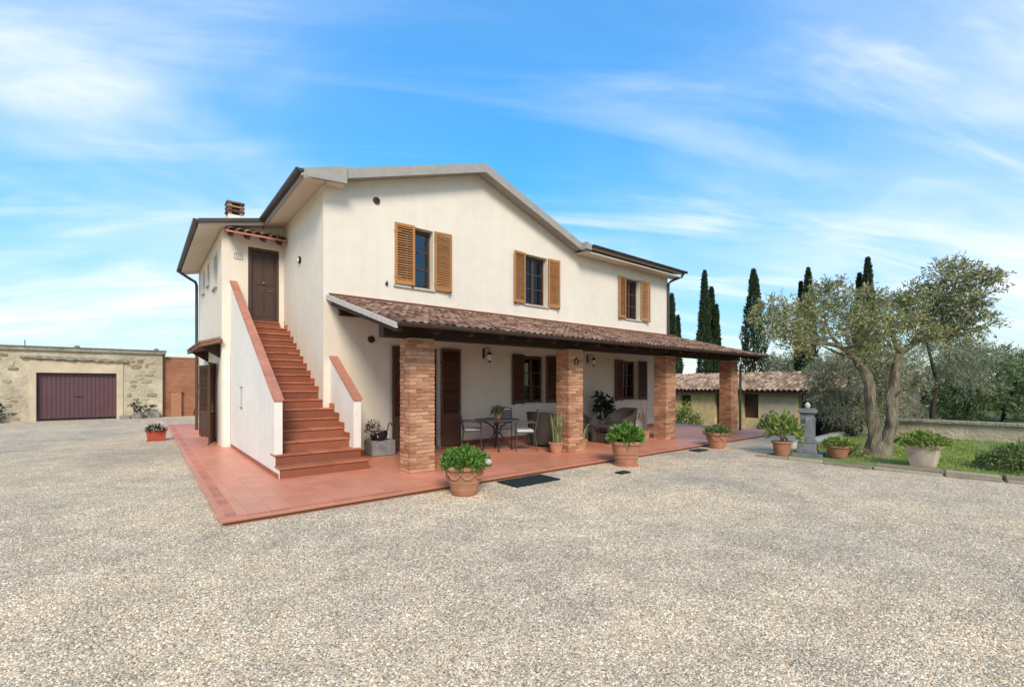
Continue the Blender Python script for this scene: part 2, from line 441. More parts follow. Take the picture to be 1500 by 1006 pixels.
# ------------------------------------------------------------------ ground
G = -0.06
def ground_h(x, y):
    r = np.sqrt(x*x + y*y)
    h = G - 0.78*smooth01(16.55, 17.6, x)*smooth01(4.6, 6.4, y)
    h = h - 0.10*smooth01(17.0, 18.6, x)*smooth01(5.0, 3.0, y)
    h = h - np.clip((r-45)*0.03, 0, 9.0)
    return h
def ground_patches(n, l, col):
    """broad worn, damp and freshly raked areas of the yard, fixed to the place"""
    g = n.new('ShaderNodeNewGeometry')
    a = n.new('ShaderNodeTexNoise'); a.inputs['Scale'].default_value = 0.42; a.inputs['Detail'].default_value = 5; a.inputs['Distortion'].default_value = 0.6
    l.new(g.outputs['Position'], a.inputs['Vector'])
    r = n.new('ShaderNodeValToRGB'); l.new(a.outputs['Fac'], r.inputs[0])
    e = r.color_ramp.elements; e[0].position = 0.32; e[0].color = (0.92, 0.875, 0.83, 1); e[1].position = 0.68; e[1].color = (1.28, 1.17, 1.01, 1)
    q = e.new(0.5); q.color = (1.13, 1.055, 0.94, 1)
    b = n.new('ShaderNodeTexNoise'); b.inputs['Scale'].default_value = 2.6; b.inputs['Detail'].default_value = 4
    l.new(g.outputs['Position'], b.inputs['Vector'])
    m = n.new('ShaderNodeMapRange'); m.inputs['From Min'].default_value = 0.3; m.inputs['From Max'].default_value = 0.7; m.inputs['To Min'].default_value = 0.86; m.inputs['To Max'].default_value = 1.1
    l.new(b.outputs['Fac'], m.inputs['Value'])
    v = n.new('ShaderNodeVectorMath'); v.operation = 'MULTIPLY'; l.new(col, v.inputs[0]); l.new(r.outputs[0], v.inputs[1])
    w = n.new('ShaderNodeVectorMath'); w.operation = 'SCALE'; l.new(v.outputs[0], w.inputs[0]); l.new(m.outputs[0], w.inputs['Scale'])
    return w.outputs[0]
def gravel_mat():
    m = bpy.data.materials.new('gravel_ground'); m.use_nodes = True
    n, l = m.node_tree.nodes, m.node_tree.links
    b = n['Principled BSDF']; b.inputs['Roughness'].default_value = 0.95; b.inputs['Specular IOR Level'].default_value = 0.1
    t = n.new('ShaderNodeTexCoord')
    def vor(scale, feat='F1'):
        v = n.new('ShaderNodeTexVoronoi'); v.inputs['Scale'].default_value = scale; v.feature = feat
        l.new(t.outputs['Object'], v.inputs['Vector']); return v
    def noise(scale, det=5):
        v = n.new('ShaderNodeTexNoise'); v.inputs['Scale'].default_value = scale; v.inputs['Detail'].default_value = det
        l.new(t.outputs['Object'], v.inputs['Vector']); return v
    v1 = vor(76); 
    sp = n.new('ShaderNodeSeparateColor'); l.new(v1.outputs['Color'], sp.inputs[0])
    rp = n.new('ShaderNodeValToRGB'); l.new(sp.outputs[0], rp.inputs[0])
    e = rp.color_ramp.elements
    e[0].position = 0.0; e[0].color = (0.20, 0.165, 0.125, 1)
    e[1].position = 1.0; e[1].color = (0.70, 0.62, 0.49, 1)
    for p, c in ((0.25, (0.37, 0.305, 0.22, 1)), (0.5, (0.45, 0.39, 0.305, 1)), (0.75, (0.52, 0.43, 0.33, 1))):
        q = e.new(p); q.color = c
    big = noise(0.35, 6); bg = n.new('ShaderNodeMapRange'); l.new(big.outputs['Fac'], bg.inputs['Value'])
    bg.inputs['From Min'].default_value = 0.3; bg.inputs['From Max'].default_value = 0.7
    bg.inputs['To Min'].default_value = 0.86; bg.inputs['To Max'].default_value = 1.08
    sc = n.new('ShaderNodeVectorMath'); sc.operation = 'SCALE'
    l.new(ground_patches(n, l, rp.outputs[0]), sc.inputs[0]); sc.inputs['Scale'].default_value = 1.24
    # beyond the court the sheet turns to dry field grass
    fld = n.new('ShaderNodeMix'); fld.data_type = 'RGBA'
    gn = noise(0.8, 8)
    gr = n.new('ShaderNodeValToRGB'); l.new(gn.outputs['Fac'], gr.inputs[0])
    gr.color_ramp.elements[0].color = (0.07, 0.10, 0.03, 1); gr.color_ramp.elements[1].color = (0.20, 0.20, 0.08, 1)
    xyz = n.new('ShaderNodeSeparateXYZ'); l.new(t.outputs['Object'], xyz.inputs[0])
    def mth(op, a, b_=None):
        q = n.new('ShaderNodeMath'); q.operation = op; q.use_clamp = False
        for i, v in enumerate((a, b_)):
            if v is None: continue
            if isinstance(v, (int, float)): q.inputs[i].default_value = v
            else: l.new(v, q.inputs[i])
        return q.outputs[0]
    w = mth('MULTIPLY', noise(0.9, 4).outputs['Fac'], 1.6)
    mx = mth('MAXIMUM', mth('SUBTRACT', xyz.outputs['X'], 16.2), mth('MAXIMUM', mth('SUBTRACT', xyz.outputs['Y'], 29.5), mth('SUBTRACT', mth('MULTIPLY', xyz.outputs['X'], -1.0), 22.0)))
    mx = mth('MAXIMUM', mx, mth('SUBTRACT', mth('MULTIPLY', xyz.outputs['Y'], -1.0), 22.0))
    mr = n.new('ShaderNodeMapRange'); mr.inputs['From Min'].default_value = 0.2; mr.inputs['From Max'].default_value = 1.4
    l.new(mth('ADD', mx, w), mr.inputs['Value'])
    l.new(mr.outputs[0], fld.inputs['Factor']); l.new(sc.outputs[0], fld.inputs['A']); l.new(gr.outputs[0], fld.inputs['B'])
    l.new(fld.outputs['Result'], b.inputs['Base Color'])
    bp = n.new('ShaderNodeBump'); bp.inputs['Strength'].default_value = 0.9; bp.inputs['Distance'].default_value = 0.012; bp.invert = True
    l.new(v1.outputs['Distance'], bp.inputs['Height'])
    bp2 = n.new('ShaderNodeBump'); bp2.inputs['Strength'].default_value = 0.5; bp2.inputs['Distance'].default_value = 0.05
    l.new(noise(3.0, 6).outputs['Fac'], bp2.inputs['Height']); l.new(bp2.outputs[0], bp.inputs['Normal'])
    l.new(bp.outputs[0], b.inputs['Normal'])
    return m
M['gravel_ground'] = gravel_mat()
rad = np.concatenate([[0.0], np.geomspace(0.6, 4000, 130)])
na = 256
ang = np.linspace(0, 2*math.pi, na, endpoint=False)
gx_, gy_ = np.outer(rad[1:], np.cos(ang)), np.outer(rad[1:], np.sin(ang))
Vg = np.stack([gx_.ravel(), gy_.ravel(), ground_h(gx_.ravel(), gy_.ravel())], 1)
Vg = np.concatenate([[[0,0,G]], Vg])
i0 = (np.arange(len(rad)-2)[:,None]*na + np.arange(na)[None]).ravel()+1
i1 = (np.arange(len(rad)-2)[:,None]*na + (np.arange(na)[None]+1)%na).ravel()+1
Fq = np.stack([i0, i0+na, i1+na, i1], 1)
meg = bpy.data.meshes.new('ground')
meg.from_pydata(Vg.tolist(), [], Fq.tolist() + [(0, 1+k, 1+(k+1)%na) for k in range(na)])
meg.materials.append(M['gravel_ground']); meg.polygons.foreach_set('use_smooth', [True]*len(meg.polygons))
tag(obj('ground', meg), 'pale grey gravel forecourt running out into fields', kind='structure')

# loose gravel stones lying on the court
def pebble_mat():
    m = bpy.data.materials.new('pebble'); m.use_nodes = True
    n, l = m.node_tree.nodes, m.node_tree.links
    b = n['Principled BSDF']; b.inputs['Roughness'].default_value = 0.9; b.inputs['Specular IOR Level'].default_value = 0.15
    oi = n.new('ShaderNodeObjectInfo'); rp = n.new('ShaderNodeValToRGB'); l.new(oi.outputs['Random'], rp.inputs[0])
    e = rp.color_ramp.elements
    e[0].position = 0.0; e[0].color = (0.19, 0.16, 0.12, 1)
    e[1].position = 1.0; e[1].color = (0.76, 0.69, 0.57, 1)
    for p, c in ((0.15, (0.35, 0.29, 0.21, 1)), (0.4, (0.46, 0.40, 0.315, 1)), (0.6, (0.47, 0.36, 0.26, 1)), (0.8, (0.56, 0.49, 0.385, 1))):
        q = e.new(p); q.color = c
    sc = n.new('ShaderNodeVectorMath'); sc.operation = 'SCALE'; sc.inputs['Scale'].default_value = 1.27
    l.new(ground_patches(n, l, rp.outputs[0]), sc.inputs[0]); l.new(sc.outputs[0], b.inputs['Base Color'])
    return m
M['pebble'] = pebble_mat()
def pebbles():
    pts = []
    for r0, r1, dens in ((1.3, 3.2, 5600), (3.2, 5.0, 4000), (5.0, 8.0, 1900), (8.0, 12.0, 500)):
        a0, a1 = math.radians(-20), math.radians(125)
        n = int(0.5*(r1*r1-r0*r0)*(a1-a0)*dens)
        r = np.sqrt(RNG.uniform(r0*r0, r1*r1, n)); a = RNG.uniform(a0, a1, n)
        pts.append(np.stack([r*np.cos(a), r*np.sin(a), np.full(n, G+0.001)], 1))
    p = np.concatenate(pts)
    x, y = p[:,0], p[:,1]
    keep = ~((x > 0.70) & (y > 5.98)) & ~((x > 10.55) & (y < 4.7))
    p = p[keep]
    me = bpy.data.meshes.new('gravel_stones')
    me.vertices.add(len(p)); me.vertices.foreach_set('co', p.astype(np.float32).ravel()); me.update()
    me.materials.append(M['pebble'])
    o = obj('gravel_stones', me)
    ng = bpy.data.node_groups.new('scatter_stones', 'GeometryNodeTree')
    ng.interface.new_socket('Geometry', in_out='INPUT', socket_type='NodeSocketGeometry')
    ng.interface.new_socket('Geometry', in_out='OUTPUT', socket_type='NodeSocketGeometry')
    N, L = ng.nodes, ng.links
    gi, go = N.new('NodeGroupInput'), N.new('NodeGroupOutput')
    ico = N.new('GeometryNodeMeshIcoSphere'); ico.inputs['Radius'].default_value = 0.0072; ico.inputs['Subdivisions'].default_value = 1
    sp = N.new('GeometryNodeSetPosition')
    nz = N.new('ShaderNodeTexNoise'); nz.inputs['Scale'].default_value = 70.0
    vs = N.new('ShaderNodeVectorMath'); vs.operation = 'SUBTRACT'; vs.inputs[1].default_value = (0.5,0.5,0.5)
    v2 = N.new('ShaderNodeVectorMath'); v2.operation = 'SCALE'; v2.inputs['Scale'].default_value = 0.016
    L.new(nz.outputs['Color'], vs.inputs[0]); L.new(vs.outputs[0], v2.inputs[0])
    L.new(ico.outputs[0], sp.inputs['Geometry']); L.new(v2.outputs[0], sp.inputs['Offset'])
    sm = N.new('GeometryNodeSetMaterial'); sm.inputs['Material'].default_value = M['pebble']
    L.new(sp.outputs[0], sm.inputs['Geometry'])
    iop = N.new('GeometryNodeInstanceOnPoints')
    rs = N.new('FunctionNodeRandomValue'); rs.data_type = 'FLOAT_VECTOR'
    rs.inputs[0].default_value = (0.45,0.4,0.3); rs.inputs[1].default_value = (1.6,1.2,0.85)
    rr = N.new('FunctionNodeRandomValue'); rr.data_type = 'FLOAT_VECTOR'
    rr.inputs[0].default_value = (-0.5,-0.5,0); rr.inputs[1].default_value = (0.5,0.5,6.28); rr.inputs['Seed'].default_value = 5
    m2p = N.new('GeometryNodeMeshToPoints')
    L.new(gi.outputs[0], m2p.inputs[0]); L.new(m2p.outputs[0], iop.inputs['Points'])
    L.new(sm.outputs[0], iop.inputs['Instance'])
    L.new(rs.outputs[0], iop.inputs['Scale'])
    e2r = N.new('FunctionNodeEulerToRotation'); L.new(rr.outputs[0], e2r.inputs[0]); L.new(e2r.outputs[0], iop.inputs['Rotation'])
    L.new(iop.outputs[0], go.inputs[0])
    md = o.modifiers.new('scatter', 'NODES'); md.node_group = ng
    tag(o, 'loose grey and tan gravel stones strewn over the forecourt', 'gravel', kind='stuff')
pebbles()

# terrace of red tiles round the house
def terrace_mat():
    m = bpy.data.materials.new('terrace_tile'); m.use_nodes = True
    n, l = m.node_tree.nodes, m.node_tree.links
    b = n['Principled BSDF']; b.inputs['Specular IOR Level'].default_value = 0.45
    t = n.new('ShaderNodeTexCoord')
    br = n.new('ShaderNodeTexBrick'); br.offset = 0.0; br.squash = 1.0
    br.inputs['Scale'].default_value = 1.0; br.inputs['Mortar Size'].default_value = 0.004
    br.inputs['Brick Width'].default_value = 0.25; br.inputs['Row Height'].default_value = 0.25; br.inputs['Mortar Smooth'].default_value = 0.2
    br.inputs['Color1'].default_value = (0.66, 0.235, 0.13, 1); br.inputs['Color2'].default_value = (0.72, 0.285, 0.17, 1)
    br.inputs['Mortar'].default_value = (0.46, 0.21, 0.13, 1)
    l.new(t.outputs['Object'], br.inputs['Vector'])
    nz = n.new('ShaderNodeTexNoise'); nz.inputs['Scale'].default_value = 0.7; nz.inputs['Detail'].default_value = 7
    l.new(t.outputs['Object'], nz.inputs['Vector'])
    mr = n.new('ShaderNodeMapRange'); mr.inputs['From Min'].default_value = 0.3; mr.inputs['From Max'].default_value = 0.7
    mr.inputs['To Min'].default_value = 0.85; mr.inputs['To Max'].default_value = 1.12
    l.new(nz.outputs['Fac'], mr.inputs['Value'])
    sc = n.new('ShaderNodeVectorMath'); sc.operation = 'SCALE'; l.new(br.outputs['Color'], sc.inputs[0]); l.new(mr.outputs[0], sc.inputs['Scale'])
    l.new(sc.outputs[0], b.inputs['Base Color'])
    mr2 = n.new('ShaderNodeMapRange'); mr2.inputs['To Min'].default_value = 0.28; mr2.inputs['To Max'].default_value = 0.5
    l.new(nz.outputs['Fac'], mr2.inputs['Value']); l.new(mr2.outputs[0], b.inputs['Roughness'])
    bp = n.new('ShaderNodeBump'); bp.inputs['Strength'].default_value = 0.25; bp.inputs['Distance'].default_value = 0.004; bp.invert = True
    l.new(br.outputs['Fac'], bp.inputs['Height']); l.new(bp.outputs[0], b.inputs['Normal'])
    return m
M['terrace_tile'] = terrace_mat()
tb = MB()
tb.prism([(0.74,6.04),(16.5,6.04),(16.5,12.0),(15.0,12.0),(15.0,10.5),(2.4,10.5),(2.4,22.0),(0.84,22.0)], 'z', -1.1, -0.018)
terrace = tb.build('terrace', 'riser')
tag(terrace, 'low red tiled terrace wrapped round the house', kind='structure')
fl = MB(); fl.prism([(0.70,6.0),(16.54,6.0),(16.54,12.04),(15.0,12.04),(15.0,10.5),(2.4,10.5),(2.4,22.0),(0.80,22.0)], 'z', -0.017, 0.0)
fl.build('floor_tiling', 'terrace_tile', terrace)
et = MB(); et.box(-.122,.122,-.10,.02,-.030,.0035); edge_me = et.mesh('edge_tile','edge_tile',bevel=0.006)
def edge_row(p0, p1):
    p0, p1 = Vector(p0), Vector(p1); L = (p1-p0).length; n_ = int(L/.25); d = (p1-p0)/L; ang_ = math.atan2(d.y, d.x)
    for k in range(n_):
        o = obj('edge_tile', edge_me, terrace); c_ = p0 + d*(L*(k+.5)/n_)
        o.location = (c_.x+random.uniform(-.0015,.0015), c_.y+random.uniform(-.0015,.0015), random.uniform(.0006,.003)); o.rotation_euler = (0, 0, ang_+math.pi+random.uniform(-.006,.006)); o.scale = (L/n_/.25, 1, 1)
edge_row((.70,6.085,0),(16.54,6.085,0)); edge_row((.883,21.9,0),(.785,6.12,0))

# ------------------------------------------------------------------ house
house = thing('farmhouse', 'cream plastered two storey farmhouse with brown shutters and low gabled roof', 'house', (2.97, 9.9, 0))
FY = 9.9; WX = 2.97; RX = 15.77; BY = 13.3; BXL = 1.57; BACK = 19.0
def grid_wall(u0, u1, z0, z1, holes, fn, depth, mb):
    us = sorted(set([u0,u1] + [h[0] for h in holes] + [h[1] for h in holes]))
    zs = sorted(set([z0,z1] + [h[2] for h in holes] + [h[3] for h in holes]))
    for i in range(len(us)-1):
        for j in range(len(zs)-1):
            a, b_, c_, d = us[i], us[i+1], zs[j], zs[j+1]
            if any(h[0] <= a+1e-6 and b_ <= h[1]+1e-6 and h[2] <= c_+1e-6 and d <= h[3]+1e-6 for h in holes): continue
            mb.add([fn(a,c_,0), fn(b_,c_,0), fn(b_,d,0), fn(a,d,0)], [(0,1,2,3)])
    for a, b_, c_, d in holes:
        for (p, q) in (((a,c_),(b_,c_)), ((b_,c_),(b_,d)), ((b_,d),(a,d)), ((a,d),(a,c_))):
            mb.add([fn(*p,0), fn(*q,0), fn(*q,depth), fn(*p,depth)], [(0,1,2,3)])
UP = [(4.56,5.56,3.84,5.27), (8.50,9.40,3.84,5.27), (13.12,14.00,3.84,5.27)]
LW = [(8.46,9.32,1.02,2.37), (12.98,13.86,1.02,2.37)]
DR = (4.93, 5.75, 0.0, 2.42)
RIDGE_X, RIDGE_Z, SL, SR = 6.88, 7.18, 0.33, 0.365
def roof_z(x):
    return RIDGE_Z - (RIDGE_X-x)*SL if x < RIDGE_X else RIDGE_Z - (x-RIDGE_X)*SR
fw = MB()
grid_wall(WX, RX, -0.02, 5.70, UP+LW+[DR]+[(RIDGE_X,RIDGE_X,5.0,5.0),(10.85,10.85,5.0,5.0)], lambda u,z,d: (u, FY+d, z), 0.26, fw)
# gable above the rectangle
gu = sorted(set([WX,RX,RIDGE_X,10.85]+[h[k] for h in UP+LW+[DR] for k in (0,1)]))
for a_, b2 in zip(gu[:-1], gu[1:]):
    if b2 <= 10.86: fw.add([(a_,FY,5.70),(b2,FY,5.70),(b2,FY,roof_z(b2)-0.09),(a_,FY,roof_z(a_)-0.09)], [(0,1,2,3)])
fw.build('wall', 'stucco', house)
lw = MB()
lw.add([(WX,FY,-0.02),(WX,BY,-0.02),(WX,BY,roof_z(WX)-0.1),(WX,FY,roof_z(WX)-0.1)], [(0,1,2,3)])
lw.build('wall', 'stucco', house)
bw = MB()
DOOR = (2.14, 2.86, 3.168, 5.06)
grid_wall(BXL, WX, -0.02, 5.30, [DOOR], lambda u,z,d: (u, BY+d, z), 0.14, bw)
bw.add([(BXL,BY,5.30),(WX,BY,5.30),(WX,BY,roof_z(WX)-0.12),(BXL,BY,roof_z(BXL)-0.02)], [(0,1,2,3)])
bw.build('wall', 'stucco', house)
sw = MB()
SIDE = [(14.35,15.75,0.0,2.12), (17.35,17.75,0.9,1.6), (14.15,14.95,4.12,5.02), (15.9,16.4,4.45,5.1), (17.1,17.6,4.4,5.1)]
grid_wall(BY, BACK, -0.02, 5.36, SIDE, lambda u,z,d: (BXL+d, u, z), 0.22, sw)
sw.build('wall', 'stucco', house)
ow = MB()
ow.add([(BXL,BACK,-0.02),(RX,BACK,-0.02),(RX,BACK,5.4),(BXL,BACK,5.4)], [(0,1,2,3)])
ow.add([(BXL,BACK,5.4),(RX,BACK,5.4),(10.85,BACK,5.7),(RIDGE_X,BACK,RIDGE_Z-0.09)], [(0,1,2,3)])
ow.add([(RX,FY,-1.0),(RX,BACK,-1.0),(RX,BACK,5.45),(RX,(FY+BACK)/2,6.9),(RX,FY,5.70)], [(0,1,2,3,4)])
ow.build('wall', 'stucco', house)
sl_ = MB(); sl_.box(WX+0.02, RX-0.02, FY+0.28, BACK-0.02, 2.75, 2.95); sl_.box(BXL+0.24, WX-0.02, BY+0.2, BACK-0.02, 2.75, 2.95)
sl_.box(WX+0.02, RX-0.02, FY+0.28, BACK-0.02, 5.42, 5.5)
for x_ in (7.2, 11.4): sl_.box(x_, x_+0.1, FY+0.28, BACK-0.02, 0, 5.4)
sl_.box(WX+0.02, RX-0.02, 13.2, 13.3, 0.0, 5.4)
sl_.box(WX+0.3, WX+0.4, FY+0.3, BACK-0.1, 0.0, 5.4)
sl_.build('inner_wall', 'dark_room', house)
# roof: gabled slab, its lower left apron over the stair block, and the right wing
RT = 0.15
VY = 9.57
rf = MB()
def slab(mb, pts, t):
    """pts: top corners in order; thickness down"""
    n = len(pts); mb.add(list(pts) + [(p[0],p[1],p[2]-t) for p in pts],
        [tuple(range(n)), tuple(range(2*n-1,n-1,-1))] + [(i,i+n,(i+1)%n+n,(i+1)%n) for i in range(n)])
slab(rf, [(2.45,VY,roof_z(2.45)),(RIDGE_X,VY,RIDGE_Z),(RIDGE_X,BACK+.3,RIDGE_Z),(2.45,BACK+.3,roof_z(2.45))], RT)
slab(rf, [(RIDGE_X,VY,RIDGE_Z),(10.55,VY,roof_z(10.55)),(10.55,BACK+.3,roof_z(10.55)),(RIDGE_X,BACK+.3,RIDGE_Z)], RT)
roof = rf.build('roof', 'fascia', house)
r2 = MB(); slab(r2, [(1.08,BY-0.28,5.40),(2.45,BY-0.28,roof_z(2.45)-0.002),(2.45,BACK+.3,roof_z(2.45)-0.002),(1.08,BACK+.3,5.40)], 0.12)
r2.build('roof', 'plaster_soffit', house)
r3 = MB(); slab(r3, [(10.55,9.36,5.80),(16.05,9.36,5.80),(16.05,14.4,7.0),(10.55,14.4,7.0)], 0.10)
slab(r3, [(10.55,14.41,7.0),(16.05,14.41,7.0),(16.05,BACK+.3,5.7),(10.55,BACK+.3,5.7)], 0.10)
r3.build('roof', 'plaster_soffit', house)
# verge boards along the gable, boxed eave end, soffits
vb = MB()
for (xa, xb) in ((3.32, RIDGE_X), (RIDGE_X, 10.6)):
    za, zb = roof_z(xa), roof_z(xb)
    vb.prism([(xa,za+0.02),(xb,zb+0.02),(xb,zb-0.20),(xa,za-0.20)], 'y', VY-0.045, VY-0.003)
vb.prism([(2.43,roof_z(2.43)+0.03),(3.318,roof_z(3.318)+0.03),(3.318,5.68),(2.43,5.60)], 'y', VY-0.10, VY-0.004)
vb.prism([(10.48,5.86),(10.70,5.80),(10.70,5.64),(10.48,5.66)], 'y', 9.30, VY-0.05)
vb.build('verge_board', 'fascia', house)
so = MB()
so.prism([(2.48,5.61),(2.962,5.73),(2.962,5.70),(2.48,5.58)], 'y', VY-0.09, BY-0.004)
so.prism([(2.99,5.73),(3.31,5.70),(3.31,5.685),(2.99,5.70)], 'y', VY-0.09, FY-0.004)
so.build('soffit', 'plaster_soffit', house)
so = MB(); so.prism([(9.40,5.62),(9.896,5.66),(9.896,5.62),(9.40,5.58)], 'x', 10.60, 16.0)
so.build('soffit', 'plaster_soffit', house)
def gutter(p0, p1, r, name='gutter', parent=house):
    """half-round channel"""
    p0, p1 = Vector(p0), Vector(p1); d = (p1-p0).normalized(); w = Vector((0,0,1)).cross(d).normalized(); mb = MB()
    n = 8; vs = []; fs = []
    for p in (p0, p1):
        for rr in (r, r*0.86):
            for k in range(n+1):
                t = math.pi + math.pi*k/n
                vs.append(p + w*math.cos(t)*rr + Vector((0,0,1))*math.sin(t)*rr)
    m_ = n+1
    for k in range(n):
        fs += [(k,k+1,2*m_+k+1,2*m_+k), (m_+k,m_+k+1,3*m_+k+1,3*m_+k), (k,k+1,m_+k+1,m_+k), (2*m_+k,2*m_+k+1,3*m_+k+1,3*m_+k)]
    for a in (0,n): fs.append((a, m_+a, 3*m_+a, 2*m_+a))
    fs.append(tuple(range(m_))); fs.append(tuple(range(2*m_,3*m_)))
    mb.add(vs, fs)
    return mb.build(name, 'gutter', parent)
gutter((2.40,VY-0.12,roof_z(2.4)+0.02), (2.40,BY-0.10,roof_z(2.4)+0.02), 0.075)
gutter((1.03,BY-0.32,5.42), (1.03,BACK+0.35,5.42), 0.07)
gutter((10.72,9.30,5.80), (16.10,9.30,5.80), 0.07)
vg2 = MB(); vg2.prism([(1.06,5.43),(2.44,roof_z(2.44)+0.03),(2.44,roof_z(2.44)-0.05),(1.06,5.34)], 'y', BY-0.36, BY-0.285)
vg2.build('verge_board', 'gutter', house)
def pipe(pts, r, parent=house, m='gutter', name='downpipe'):
    q = MB(); q.tube(pts, r, 10); return q.build(name, m, parent, smooth=True)
pipe([(1.03,18.9,5.37),(1.05,18.9,5.28),(1.30,18.9,5.12),(1.47,18.9,5.02),(1.50,18.9,4.9),(1.50,18.9,0.0)], 0.045)
pipe([(15.95,9.33,5.74),(15.93,9.40,5.62),(15.80,9.75,5.50),(15.72,9.83,5.40),(15.72,9.84,3.45)], 0.045)
# round vents
for x_, z_ in ((4.12,5.66),(4.0,2.54)):
    q = MB(); q.tube([(x_,FY-0.035,z_),(x_,FY+0.0,z_)], [0.075,0.082], 16)
    v_ = q.build('vent', 'frame_wood', house)
    q = MB()
    for k in (-1,0,1): q.box(x_-0.055, x_+0.055, FY-0.043, FY-0.036, z_+k*0.035-0.008, z_+k*0.035+0.008)
    q.build('grille', 'iron', v_)
# small hook beside the first upper window
q = MB(); q.box(4.33,4.38,FY-0.05,FY-0.001,3.80,3.84); q.prism([(4.33,3.84),(4.38,3.84),(4.355,3.90)],'y',FY-0.045,FY-0.03); q.build('hook', 'iron', house)
# chimney standing on the lower roof
ch = MB(); cxx, cyy = 2.22, 16.0
ch.box(cxx-0.19,cxx+0.19,cyy-0.19,cyy+0.19,5.3,6.60)
chim = ch.build('chimney', 'stucco', roof)
for k in range(3):
    q = MB(); zb = 6.61+k*0.125
    for sx in (-1,1):
        for sy in (-1,1): q.box(cxx+sx*0.15-0.05, cxx+sx*0.15+0.05, cyy+sy*0.15-0.05, cyy+sy*0.15+0.05, zb, zb+0.075)
    q.box(cxx-0.235,cxx+0.235,cyy-0.235,cyy+0.235,zb+0.076,zb+0.12)
    q.build('chimney_tier', 'tile', roof)

# windows
slat_cache = {}
def window(u0,u1,z0,z1, curtain='left'):
    y = FY+0.17
    f = MB(); t = 0.055; mid = (u0+u1)/2
    f.box(u0+.001,u0+t,y,y+.06,z0,z1); f.box(u1-t,u1-.001,y,y+.06,z0,z1)
    f.box(u0+t,u1-t,y,y+.06,z1-t*1.6,z1-.001); f.box(u0+t,u1-t,y,y+.06,z0+.001,z0+t*1.4)
    f.box(mid-t*.75,mid+t*.75,y-.012,y+.06,z0+t*1.4,z1-t*1.6)
    h = z1-t*1.6-(z0+t*1.4)
    cols = [(u0+t, mid-t*.75), (mid+t*.75, u1-t)]
    for a,b_ in cols:
        for k in (1,2): f.box(a,b_,y+.008,y+.05,z0+t*1.4+h*k/3-.014,z0+t*1.4+h*k/3+.014)
    w = f.build('window', 'frame_wood', house)
    for a,b_ in cols:
        for k in range(3):
            q = MB(); q.box(a,b_,y+.025,y+.031,z0+t*1.4+h*k/3+.014,z0+t*1.4+h*(k+1)/3-.014)
            q.build('pane', 'glass', w)
    s_ = MB(); s_.box(u0-.04,u1+.04,FY-.05,FY+.165,z0-.045,z0-.002)
    s_.build('sill', 'stone_pale', w)
    cb = MB()
    a,b_ = (u0+t, mid+0.12) if curtain=='left' else (u0+t,u1-t)
    n=16; vs=[]
    for zz in (z0+.05, z1-.08):
        for k in range(n+1): vs.append((a+(b_-a)*k/n, y+.14+.025*math.sin(k*1.9), zz))
    cb.add(vs, [(k,k+1,n+2+k,n+1+k) for k in range(n)])
    cb.build('curtain', 'curtain', w)
    return w
for i,(a,b_,c_,d) in enumerate(UP): window(a,b_,c_,d,'left')
for a,b_,c_,d in LW: window(a,b_,c_,d,'left')

def shutter(hinge, z0, z1, wd, ang, m, dir_=1, name='shutter', solid_low=0.0, axis='x', parent=house):
    """a louvred leaf hinged at a vertical line; local +x runs away from the hinge; ang turns it about z"""
    h = z1-z0; t = 0.032; st = 0.055
    f = MB()
    f.box(0,st,-t/2,t/2,0,h); f.box(wd-st,wd,-t/2,t/2,0,h)
    f.box(st,wd-st,-t/2,t/2,h-st*1.1,h); f.box(st,wd-st,-t/2,t/2,0,st*1.9)
    lo = st*1.9; hi = h-st*1.1
    if solid_low:
        f.box(st,wd-st,-t/2,t/2,solid_low-.05,solid_low+.05)
        f.box(st,wd-st,-t*.25,t*.25,lo,solid_low-.05)
        lo = solid_low+.05
    for zz in (h*0.12, h*0.86): f.box(-.03,.14,-t/2-.008,-t/2-.001,zz-.015,zz+.015)
    o = obj(name, f.mesh(name, m, bevel=0.003), parent)
    o.location = Vector(hinge) + Vector((0,0,z0)) - root_loc(parent); o.rotation_euler = (0,0,ang)
    n = int((hi-lo)/0.056); key = (round(wd,3), m)
    if key not in slat_cache:
        q = MB(); R = Matrix.Rotation(math.radians(56 if m == 'shutter_dark' else 44),3,'X')
        q.obox((0,0,0), wd-2*st+.006, 0.066 if m == 'shutter_dark' else 0.050, 0.010, R)
        slat_cache[key] = q.mesh('slat', m)
    for k in range(n):
        s_ = obj('slat', slat_cache[key], o); s_.location = (wd/2, 0, lo + (hi-lo)*(k+.5)/n)
    q = MB(); q.box(wd-.10,wd-.04,-t/2-.03,-t/2-.002,-.03,.0); q.build('catch','iron',o,loc=(0,0,0))
    return o
SY = FY-0.045
A_OPEN_L, A_OPEN_R = math.pi, 0.0
sh = shutter((4.56,FY-0.022,0),3.86,5.28,0.485,math.radians(-4),'shutter_wood'); sh['label']='louvred shutter closed over the left half of its window'
shutter((5.58,SY,0),3.83,5.27,0.47,math.radians(-4),'shutter_wood')
shutter((8.50,SY,0),3.83,5.27,0.44,math.pi+math.radians(6),'shutter_wood'); shutter((9.40,SY,0),3.83,5.27,0.46,math.radians(-4),'shutter_wood')
shutter((13.12,SY,0),3.83,5.27,0.44,math.pi+math.radians(8),'shutter_wood'); shutter((14.00,SY,0),3.83,5.27,0.46,math.radians(-9),'shutter_wood')
for (a,b_,c_,d) in LW:
    shutter((a,SY,0),1.0,2.38,0.45,math.pi+math.radians(4),'shutter_dark'); shutter((b_,SY,0),1.0,2.38,0.45,math.radians(-5),'shutter_dark')
shutter((DR[0],SY,0),0.03,2.42,0.46,math.pi+math.radians(4),'shutter_dark',solid_low=0.72,name='door_shutter')
